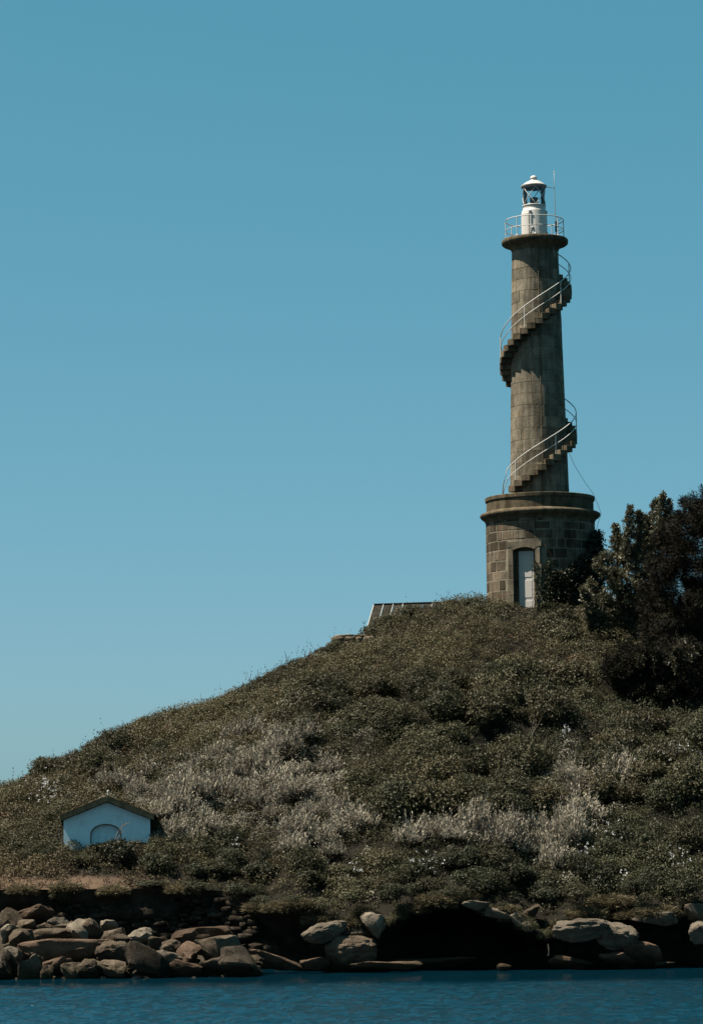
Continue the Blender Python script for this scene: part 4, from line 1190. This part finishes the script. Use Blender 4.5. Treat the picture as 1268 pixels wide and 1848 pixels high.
drift([(560, 1480), (495, 1490), (600, 1480), (540, 1515), (575, 1535), (610, 1520), (525, 1545), (640, 1500), (600, 1555)],
      'pale silvery heath shrub in lower tail of the wide drift near the cliff edge', 'pale shrubs at left centre, lower tail')
drift([(745, 1530), (770, 1520), (800, 1515), (820, 1530)], 'pale silvery heath shrub in the small drift above the cave', 'pale shrubs above the cave', 30, 46)
drift([(880, 1520), (905, 1535), (930, 1540), (955, 1550), (975, 1535), (990, 1555), (935, 1520), (960, 1515), (1000, 1525), (985, 1580), (1005, 1570), (905, 1510), (860, 1500)],
      'pale silvery heath shrub in the drift between cave and huge boulder', 'pale shrubs right of the cave', 28, 46)
drift([(1025, 1420), (1050, 1430), (1075, 1420), (1100, 1405), (1125, 1395), (1040, 1455), (1065, 1460), (1030, 1485), (1055, 1490), (1020, 1510), (1090, 1435), (1040, 1525), (1120, 1415)],
      'pale silvery heath shrub in tall drift on slope under the dark conifer', 'pale shrubs at right', 28, 48)

for i, (px, py, w, hs, kind, lab) in enumerate([
    (215, 1552, 112, 0.85, DARK, 'dark broom bush directly in front of the white hut door'),
    (150, 1558, 70, 0.6, GREEN, 'low olive bush in front of hut left corner'),
    (285, 1560, 75, 0.6, DARK, 'dark low bush beside right corner of the hut'),
    (800, 1345, 125, 0.7, GREEN, 'large rounded bramble bush left of the dark hollow mid slope'),
    (905, 1295, 110, 0.6, GREEN, 'rounded bramble bush above the dark hollow mid slope'),
    (1110, 1360, 120, 0.6, DARK, 'wide dark gorse bush below conifer above pale drift'),
    (1190, 1380, 90, 0.6, DARK, 'dark gorse bush near right edge beside white flowers'),
    (1120, 1490, 80, 0.8, DARK, 'dark bush right of the tall pale drift'),
    (1100, 1545, 90, 0.7, GREEN, 'olive bush above the huge shore boulder'),
    (1190, 1560, 110, 0.75, GREEN, 'broad olive bush near right edge above shore slab'),
    (830, 1565, 110, 0.6, DARK, 'dark bush under small pale drift above the cave'),
    (930, 1590, 110, 0.6, DARK, 'dark bush hanging over right end of the cave'),
    (985, 1620, 70, 0.7, DARK, 'dark hanging bush between cave ridge and huge boulder'),
    (680, 1570, 100, 0.75, GREEN, 'olive shrub mound above left rim of the cave'),
    (610, 1585, 80, 0.7, GREEN, 'olive shrub above the smooth jutting boulder'),
    (470, 1580, 110, 0.6, DARK, 'dark shrub thicket on top of the retaining wall right end'),
    (390, 1575, 100, 0.5, GREEN, 'low shrub on wall top right of the hut'),
    (555, 1590, 80, 0.6, DARK, 'dark shrub at cliff edge above the rock overhang'),
    (850, 1098, 62, 0.75, DARK, 'dark bush at left foot of the lighthouse'),
    (905, 1098, 50, 0.5, GREEN, 'low olive bush before lighthouse wall left of the door'),
    (1000, 1100, 80, 0.5, GREEN, 'olive bush before lighthouse wall right of the door'),
    (1065, 1180, 80, 0.7, GREEN, 'olive shrub at edge of the tree shade right of tower'),
    (604, 1160, 44, 1.0, GREEN, 'small bush sprouting left of the ruined wall on skyline'),
    (760, 1120, 50, 0.6, GREEN, 'small bush growing in front of the skyline shed'),
    (585, 1640, 62, 0.7, GREEN, 'olive bush spilling down beside the smooth jutting boulder'),
    (640, 1625, 70, 0.7, GREEN, 'olive bush spilling over cliff above the layered rock'),
    (715, 1618, 76, 0.7, DARK, 'dark bush hanging at top left corner of the cave'),
    (810, 1640, 40, 0.7, GREEN, 'small leafy clump hanging inside the cave mouth'),
    (1040, 1620, 80, 0.7, GREEN, 'olive bush drooping left of the huge pale boulder'),
    (1150, 1610, 80, 0.7, DARK, 'dark bush behind flat pale slab near right edge'),
    (1235, 1610, 90, 0.8, DARK, 'dark bush over grey block at right picture edge'),
    (440, 1615, 90, 0.6, DARK, 'dark bush draped over right end of retaining wall'),
    (350, 1606, 80, 0.45, DARK, 'dark low bush on top of retaining wall, middle'),
    (110, 1625, 50, 0.9, GREEN, 'leafy plant growing out of left end of retaining wall'),
    (270, 1600, 70, 0.4, DARK, 'dark low bush on wall top right below the hut'),
    (636, 1164, 46, 0.6, GREEN, 'low bush in front of the ruined wall stub on skyline'),
    (672, 1140, 52, 0.8, DARK, 'dark bush between ruined wall and the skyline shed'),
    (700, 1124, 62, 0.7, GREEN, 'small bush before left end of the skyline shed roof'),
    (742, 1110, 56, 0.9, GREEN, 'bush covering middle of the skyline shed roof'),
    (800, 1106, 50, 0.7, DARK, 'bush covering right end of the skyline shed roof'),
    (1240, 1325, 90, 0.35, GREEN, 'low leafy shrub at right picture edge under conifer'),
    (1130, 1305, 80, 0.4, GREEN, 'low leafy shrub below shaded foot of the conifer')]):
    place_shrub(kind[i % 3], px, py, w, lab, 'bush', None, 'bush', hs, Y=(np.interp(ray(px, py)[0], LIP[0], LIP[2]) - 0.1) if py >= 1600 else None)

# bramble mounds that break up the slope
MB = [shrub_proto(180 + k, 34, 150, 0.9, c_, 0.25, 0.1, 0.07, 0.6, M_LEAFV) + (0.95,) for k, c_ in enumerate([(0.062, 0.059, 0.031), (0.071, 0.063, 0.033), (0.050, 0.051, 0.027), (0.077, 0.069, 0.038)])]
rq = random.Random(91)
for n_, bx_, wr, lab, grp in (
    (20, (60, 420, 1350, 1420), (40, 75), 'brown bracken mound on the upper left slope above the hut', 'bracken mounds upper left'),
    (26, (520, 800, 1245, 1335), (45, 80), 'brown bracken mound on the slope below the skyline shed', 'bracken mounds below the shed'),
    (24, (800, 1060, 1150, 1320), (45, 90), 'bramble mound on the slope below the lighthouse', 'bramble mounds below the lighthouse'),
    (26, (640, 1000, 1380, 1480), (50, 90), 'bramble mound on the middle slope above the cave drifts', 'bramble mounds mid slope'),
    (26, 'sky', (22, 40), 'small bush on the skyline of the left slope', 'skyline bushes'),
    (30, 'lip', (32, 60), 'bramble clump hanging over the cliff lip above the dark undercut', 'clumps hanging on the cliff lip'),
    (22, (1080, 1290, 1330, 1490), (50, 90), 'bramble mound near right edge below the conifer', 'bramble mounds at right edge'),
    (22, (640, 1010, 1560, 1625), (45, 80), 'bramble mound on the bank just over the cave roof', 'bramble mounds over the cave'),
    (18, (1040, 1268, 1520, 1625), (45, 80), 'bramble mound on the bank over the huge pale boulder', 'bramble mounds lower right'),
    (16, (280, 560, 1530, 1590), (40, 75), 'bramble mound on the bank between hut and cliff overhang', 'bramble mounds right of the hut'),
    (7, (10, 100, 1490, 1570), (30, 50), 'bracken mound on the slope left of the hut', 'bracken mounds left of the hut')):
    for k in range(n_):
        if bx_ == 'sky':
            px = 15 + 580 * (k + rq.uniform(0, 0.8)) / n_; py = np.interp(px, [0, 60, 130, 200, 300, 400, 480, 520, 600], [1441, 1413, 1373, 1340, 1306, 1276, 1232, 1211, 1179])
        elif bx_ != 'lip': px, py = rq.uniform(bx_[0], bx_[1]), rq.uniform(bx_[2], bx_[3])
        if bx_ == 'lip':
            px = 455 + 820 * (k + rq.uniform(-0.3, 0.8)) / n_; a_ = ray(px, 1650)[0]
            yl_ = float(np.interp(a_, LIP[0], LIP[2])); zl2 = float(np.interp(a_, LIP[0], LIP[1]))
            qx, qy = project(np.array([[a_ * yl_, yl_, zl2]]))
            if 1000 < px < 1150: continue
            place_shrub(MB[rq.randrange(4)], px, float(qy[0]) + rq.uniform(-4, 9), rq.uniform(*wr), lab, 'bush', grp, 'bramble_mound', rq.uniform(0.7, 1.0), Y=yl_ - rq.uniform(0.0, 0.3)); continue
        kind_ = (DARK[rq.randrange(3)] if (bx_[2] if bx_ != 'sky' else 0) >= 1500 and rq.random() < 0.55 else MB[rq.randrange(4)])  # darker bush colour on the lower bank stands in for deep shadow
        place_shrub(kind_, px, py, rq.uniform(*wr) * (1.6 if bx_ != 'sky' and bx_[0] > 400 and bx_[2] < 1500 else 1.3), lab, 'bush', grp, 'bramble_mound', rq.uniform(0.75, 1.15), lift=-0.02)

# grass tufts hanging over the cliff edge
def grass_proto(seed, col):
    rng = np.random.default_rng(seed); n = 3200
    a = rng.uniform(0, 2 * PI, n); r = 0.42 * np.sqrt(rng.uniform(0, 1, n))
    pos = np.stack([r * np.cos(a), r * np.sin(a), rng.uniform(-0.1, 0.2, n) - 0.3 * r], -1)
    dirs = np.stack([np.cos(a) * (0.3 + r * 1.6), np.sin(a) * (0.3 + r * 1.6), rng.uniform(0.2, 1.1, n) - r], -1) + 0.55 * rng.normal(size=(n, 3))
    lc = np.array(col) * rng.uniform(0.5, 1.5, (n, 1))
    Ln = rng.uniform(0.08, 0.24, n)
    return leaf_mesh('blades', pos, dirs, Ln, Ln * 0.12, lc, M_GRASS, rng)
GT = [grass_proto(160 + k, (0.125, 0.104, 0.06)) for k in range(3)]
for i, (px, py, w, lab) in enumerate([
    (470, 1645, 50, 'grass tuft at left end of the turf fringe over the rock overhang'), (505, 1642, 52, 'grass tuft second from left on the turf fringe over the overhang'),
    (540, 1638, 52, 'grass tuft near right end of the turf fringe over the overhang'), (575, 1640, 48, 'grass tuft at right end of the turf fringe over the overhang'),
    (625, 1635, 50, 'dry grass tuft above the large layered rock'), (660, 1630, 44, 'dry grass tuft above the cracked pale block'),
    (745, 1622, 48, 'grass tuft over cave roof, left of the round one'), (785, 1618, 62, 'big round grass tuft hanging over middle of the cave roof'),
    (840, 1618, 46, 'grass tuft at start of the pale cave roof ridge'), (900, 1628, 50, 'ruddy grass tuft above the cave roof ridge'), (925, 1632, 40, 'small grass tuft at end of cave ridge beside bushes'),
    (1060, 1630, 60, 'drooping grass tuft above the huge pale boulder'), (1100, 1620, 66, 'large drooping grass tuft over the streaked boulder'), (1135, 1632, 44, 'small grass tuft right of the streaked boulder top'),
    (1185, 1632, 62, 'round reddish grass tuft on the flat pale slab near right edge'), (1015, 1640, 46, 'grass tuft at left shoulder of the huge pale boulder'),
    (40, 1598, 44, 'dry grass tuft on turf edge at far left'), (120, 1597, 46, 'dry grass tuft on wall top below hut left corner'), (205, 1598, 44, 'dry grass tuft on wall top below hut door'), (330, 1602, 50, 'grass tuft on wall top well right of the hut')]):
    a = ray(px, py)[0]; Yl_ = np.interp(a, LIP[0], LIP[2])
    zl_t = float(np.interp(a, LIP[0], LIP[1])); q = np.array([a * (Yl_ - 0.12), Yl_ - 0.12, zl_t + 0.04 * ((i * 7) % 5 - 2)])
    s = w / F * Yl_ / 0.95
    e = empty('grass_tuft', q, lab, 'grass tuft', 'grass tufts along the cliff edge'); e.scale = (s * 1.25, s, s * 0.75); e.rotation_euler.z = (i % 3 - 1) * 0.3
    link(bpy.data.objects.new('blades', GT[i % 3]), e)

# white flowers
for i, (px, py, rx, ry, n, lab) in enumerate([
    (85, 1450, 32, 26, 42, 'white flowers in the scrub up slope left of the hut'), (1215, 1382, 34, 16, 48, 'white flower patch near right edge below the conifer'),
    (1018, 1348, 10, 10, 14, 'small white flower cluster left of the wide gorse bush'), (930, 1388, 8, 8, 7, 'few white flowers right below the dark hollow'),
    (1095, 1520, 34, 14, 26, 'white flowers right of the tall pale drift'), (1055, 1560, 18, 5, 14, 'thin line of white flowers above the huge boulder'),
    (645, 1590, 14, 6, 9, 'white flowers above the large layered rock'), (760, 1582, 34, 12, 20, 'white flowers above middle of the cave'),
    (1120, 1605, 10, 5, 7, 'white flowers over the streaked boulder'), (1225, 1575, 22, 14, 16, 'white flowers low at the right picture edge'),
    (1258, 1400, 12, 10, 9, 'white flowers touching the right picture edge'), (425, 1545, 10, 5, 6, 'few white flowers on slope right of the hut bushes')]):
    rng = np.random.default_rng(300 + i)
    c0 = on_hill(px, py)
    pos = []
    for k in range(n):
        q = on_hill(px + rng.normal(0, rx * 0.5), py + rng.normal(0, ry * 0.5)); pos.append((q[0], q[1] - 0.6, q[2] + rng.uniform(0.3, 0.75)))
    pos = np.repeat(np.array(pos), 5, axis=0) + rng.normal(0, 0.018, (n * 5, 3))
    dirs = rng.normal(size=(n * 5, 3)) + np.array([0, -0.4, 0.6])
    me = leaf_mesh('blossoms', pos - c0, dirs, rng.uniform(0.03, 0.06, n * 5), rng.uniform(0.025, 0.05, n * 5), np.full((n * 5, 3), 0.65), M_PETAL, rng)
    o = bpy.data.objects.new('flower_patch', me); link(o); o.location = c0
    tag(o, lab, 'flowers', 'white flower patches', 'stuff')

# bare twigs
for i, (px, py, sz, lab) in enumerate([(205, 1530, 0.7, 'bare branching twigs in front of the hut door'), (955, 1335, 0.5, 'pale dead branch above the dark hollow'), (975, 1360, 0.4, 'short dead twig right of the dark hollow'), (640, 1115, 0.01, '')]):
    if sz < 0.1: continue
    rr_ = random.Random(400 + i); p = on_hill(px, py + 12)
    parts = []
    def branch(a, d, l, r, dep):
        mid = a + d * l * 0.5 + Vector((rr_.uniform(-.05, .05), 0, rr_.uniform(-.05, .05))) * l; e_ = a + d * l
        parts.append(tube([a, mid, e_], r, 5, r1=r * 0.5))
        if dep:
            for k in range(3):
                dd = (d + Vector((rr_.uniform(-.9, .9), rr_.uniform(-.3, .3), rr_.uniform(-.3, .6)))).normalized()
                branch(a + d * l * rr_.uniform(0.4, 1), dd, l * rr_.uniform(0.5, 0.75), r * 0.6, dep - 1)
    branch(Vector((0, -0.5, 0.15)), Vector((0.3, -0.2, 0.9)).normalized(), sz, 0.02, 2)
    o = obj('twig', *join(*parts), M_TWIG, None, True, loc=p); tag(o, lab, 'twig')

# ivy on the right side of the base drum
rng = np.random.default_rng(500)
n = 21000
phi = rng.uniform(math.radians(2), math.radians(110), n); zz_ = rng.uniform(0, 4.0, n)
top = 1.7 + 2.0 * smooth(math.radians(4), math.radians(75), phi) + 0.35 * noise3(np.stack([phi * 6, phi * 0, phi * 0], -1), 8)
keep = zz_ < top
phi, zz_ = phi[keep], zz_[keep]
s_phi = np.concatenate([math.radians(-9) + rng.normal(0, 0.025, 240), math.radians(-4) + rng.normal(0, 0.03, 200), math.radians(3) + rng.normal(0, 0.05, 420)])
s_z = np.concatenate([rng.uniform(0, 2.3, 240), rng.uniform(0, 1.4, 200), rng.uniform(0, 2.3, 420)])
phi = np.concatenate([phi, s_phi]); zz_ = np.concatenate([zz_, s_z])
r_ = 2.54 + rng.exponential(0.07, len(phi)) + 0.10 * (phi > 0.3)
pos = np.stack([r_ * np.sin(phi), -r_ * np.cos(phi), zz_], -1)
dirs = np.stack([np.sin(phi), -np.cos(phi), -0.3 + 0 * phi], -1) + 0.8 * rng.normal(size=pos.shape)
Ln = rng.uniform(0.07, 0.13, len(phi))
lc = np.array([0.030, 0.032, 0.018]) * rng.uniform(0.4, 1.4, (len(phi), 1))
lc[-860:] *= 2.6  # sunlit look of the front sprigs put into their leaf colour
IV = empty('ivy', tb, 'dark ivy climbing right side of the lighthouse base', 'ivy')
link(bpy.data.objects.new('foliage', leaf_mesh('foliage', pos, dirs, Ln, Ln * 0.8, lc, M_TREELEAF, rng)), IV)
iv_st = [tube([cyl(2.53, math.radians(q + 4 * math.sin(h_ * 2 + q)), h_) for h_ in np.linspace(-0.2, 1.2 + q / 50, 8)], 0.02, 5, r1=0.008) for q in (-8, 3, 20, 40, 60, 80)]
obj('stem', *join(*iv_st), M_BARK, IV, True)

# ------------------------------------------------------------------ trees at the right
def tree_from_shoots(name, label, base_px, Y, shoots, per, Lr, Wr, col, mat, seed, spread_y=0.9, droop=0.0, trunk_r=0.14, along=0.55, dens=110, tuft=0.10):
    """shoots: (px0, py0, px1, py1, radius_px): leafy plumes from foot to tip"""
    rng = np.random.default_rng(seed)
    b = P(base_px[0], base_px[1], Y); b[2] = gpt(b[0], b[1]) - 0.1
    T = empty(name, b, label, 'tree')
    allp, alld, allc, alln = [], [], [], []
    limbs = []
    for (x0, y0, x1, y1, rpx) in shoots:
        yy = Y + rng.uniform(-spread_y, spread_y)
        p0 = P(x0, y0, yy + 0.25) - b; p1 = P(x1, y1, yy - 0.1) - b
        r = rpx / F * Y
        ln = max(np.linalg.norm(p1 - p0), r)
        nc = max(3, int(ln * r * dens)); m = per
        t = rng.uniform(-0.05, 1.0, nc); t[:2] = (1.0, 0.9)
        prof = np.sqrt(np.clip(1 - np.clip(t, 0, 1) ** 2.0, 0.02, 1)) * (0.6 + 0.4 * smooth(0, 0.3, t))
        off = unit(rng.normal(size=(nc, 3)))
        ax = unit(p1 - p0)
        rad = r * prof * np.abs(rng.normal(0.8, 0.35, nc))
        cc_ = p0 + (p1 - p0) * t[:, None] + off * rad[:, None]
        tone = rng.uniform(0.55, 1.25, nc)
        ii = np.repeat(np.arange(nc), m)
        n = len(ii)
        o2 = unit(rng.normal(size=(n, 3)))
        pos = cc_[ii] + o2 * rng.uniform(0.0, tuft, (n, 1)) + (off[ii] + along * ax) * rng.uniform(-0.5, 0.5, (n, 1)) * tuft
        d = o2 * 0.8 + 0.7 * off[ii] + along * ax + np.array([0, 0, -droop])
        alln.append(off[ii] + 0.6 * o2); allp.append(pos); alld.append(d)
        allc.append(np.array(col) * tone[ii][:, None] * rng.uniform(0.6, 1.35, (n, 1)))
        foot = np.array([0, 0, min(0.5 * p0[2], 1.2)])
        if trunk_r > 0.06 and rng.uniform() < min(1.0, 26.0 / len(shoots)): limbs.append(tube([tuple(foot * 0.3), tuple(foot * 0.6 + p0 * 0.4 + rng.normal(0, 0.05, 3)), tuple(p0), tuple(p0 + 0.75 * (p1 - p0))], min(trunk_r * 0.5, 0.05), 6, r1=0.01))
    pos = np.concatenate(allp); d = np.concatenate(alld); cc = np.concatenate(allc)
    Ln = rng.uniform(*Lr, len(pos))
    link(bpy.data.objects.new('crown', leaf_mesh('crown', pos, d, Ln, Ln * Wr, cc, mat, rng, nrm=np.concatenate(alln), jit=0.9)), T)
    obj('trunk', *tube([(0, 0, -0.3), (0.05, 0, 0.6), (0.0, 0.05, 1.6 if trunk_r > 0.06 else 0.8)], trunk_r, 8, r1=trunk_r * 0.6), M_BARK, T, True)
    if limbs: obj('limbs', *join(*limbs), M_BARK, T, True)
    return T

SH = [(1112, 1010, 1110, 948, 13), (1128, 1000, 1137, 916, 12), (1148, 1000, 1152, 925, 13), (1172, 990, 1182, 905, 13), (1190, 980, 1196, 893, 13), (1204, 980, 1207, 905, 12),
      (1160, 1010, 1165, 935, 22), (1190, 1020, 1195, 950, 24), (1130, 1030, 1118, 970, 20), (1115, 1040, 1090, 1000, 16), (1100, 1045, 1076, 1010, 12), (1095, 1035, 1075, 1022, 9),
      (1120, 1090, 1110, 1030, 22), (1145, 1080, 1150, 1000, 28), (1180, 1090, 1175, 1020, 28), (1110, 1070, 1102, 1045, 10),
      (1080, 1100, 1064, 1050, 15), (1085, 1110, 1050, 1062, 12), (1105, 1120, 1090, 1075, 18), (1130, 1130, 1130, 1070, 24), (1165, 1140, 1155, 1075, 26),
      (1100, 1150, 1070, 1110, 20), (1110, 1165, 1090, 1110, 22), (1140, 1165, 1125, 1110, 24), (1100, 1185, 1078, 1145, 18), (1120, 1195, 1102, 1150, 20), (1075, 1135, 1058, 1100, 13), (1140, 1195, 1135, 1150, 20)]
tree_from_shoots('evergreen_tree', 'leafy evergreen tree with upright olive shoots right of lighthouse base', (1135, 1190), 121.0, SH, 16, (0.08, 0.15), 0.42, (0.108, 0.103, 0.062), M_TREELEAF, 601, 0.9, dens=260)
# tall dark conifer, partly beyond the right edge
rng = np.random.default_rng(610)
CSH = []
for k in range(430):
    a = rng.uniform(0, 2 * PI); u = rng.uniform(0, 1) ** 0.6
    ex, ey = 1312 + 150 * u * math.cos(a), 1085 + 190 * u * math.sin(a)
    ex = max(ex, 1150 + 0.2 * abs(ey - 1060) * (ey < 1060))
    CSH.append((ex + 20 * math.cos(a) * -1, ey + 4, ex + rng.uniform(4, 16) * (1 if math.cos(a) > 0 else -1), ey - rng.uniform(-14, 22), rng.uniform(9, 16)))
for x, y in ((1232, 905), (1250, 898), (1272, 893), (1300, 885), (1228, 930), (1216, 955), (1205, 985), (1195, 1010), (1180, 1040), (1170, 1070), (1160, 1110), (1165, 1150), (1120, 1215), (1140, 1240), (1175, 1260), (1215, 1270), (1250, 1275), (1110, 1190), (1150, 1200)):
    CSH.append((x + 14, y + 34, x, y, 13)); CSH.append((x + 30, y + 36, x + 14, y + 8, 15))
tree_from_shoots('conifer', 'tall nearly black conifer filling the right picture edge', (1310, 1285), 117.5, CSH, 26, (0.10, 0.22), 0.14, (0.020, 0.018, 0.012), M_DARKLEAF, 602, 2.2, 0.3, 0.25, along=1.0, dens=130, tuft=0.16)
rng = np.random.default_rng(620)
TSH = []
for k in range(210):
    a = rng.uniform(0, 2 * PI); u = rng.uniform(0, 1) ** 0.55
    ex, ey = 1205 + 110 * u * math.cos(a), 1222 + (64 + 18 * math.cos(a)) * u * math.sin(a) + 12 * u * math.cos(a)
    TSH.append((ex, ey + 8, ex + rng.uniform(-12, 6), ey - rng.uniform(-8, 16), rng.uniform(9, 15)))
tree_from_shoots('shade_thicket', 'evergreen thicket added as black shade at left foot of the conifer', (1205, 1290), 113.6, TSH, 24, (0.09, 0.18), 0.2, (0.018, 0.017, 0.011), M_DARKLEAF, 604, 0.8, 0.3, 0.12, along=0.9, dens=130, tuft=0.15)  # added; near-black leaf colour stands for deep shade under the trees
# sparse light shoots in the dark skirt of the conifer
SP = [(1215, 1170, 1235, 1155, 9), (1228, 1190, 1245, 1165, 10), (1195, 1190, 1180, 1185, 9), (1205, 1195, 1212, 1185, 8), (1220, 1210, 1215, 1200, 6), (1185, 1235, 1180, 1222, 5), (1195, 1265, 1190, 1240, 6), (1160, 1195, 1150, 1185, 7), (1240, 1195, 1252, 1180, 7)]
tree_from_shoots('sapling', 'sparse olive sapling shoots in dark skirt under the conifer', (1215, 1290), 112.6, SP, 14, (0.07, 0.13), 0.42, (0.075, 0.068, 0.042), M_TREELEAF, 603, 0.4, 0, 0.05, dens=160)
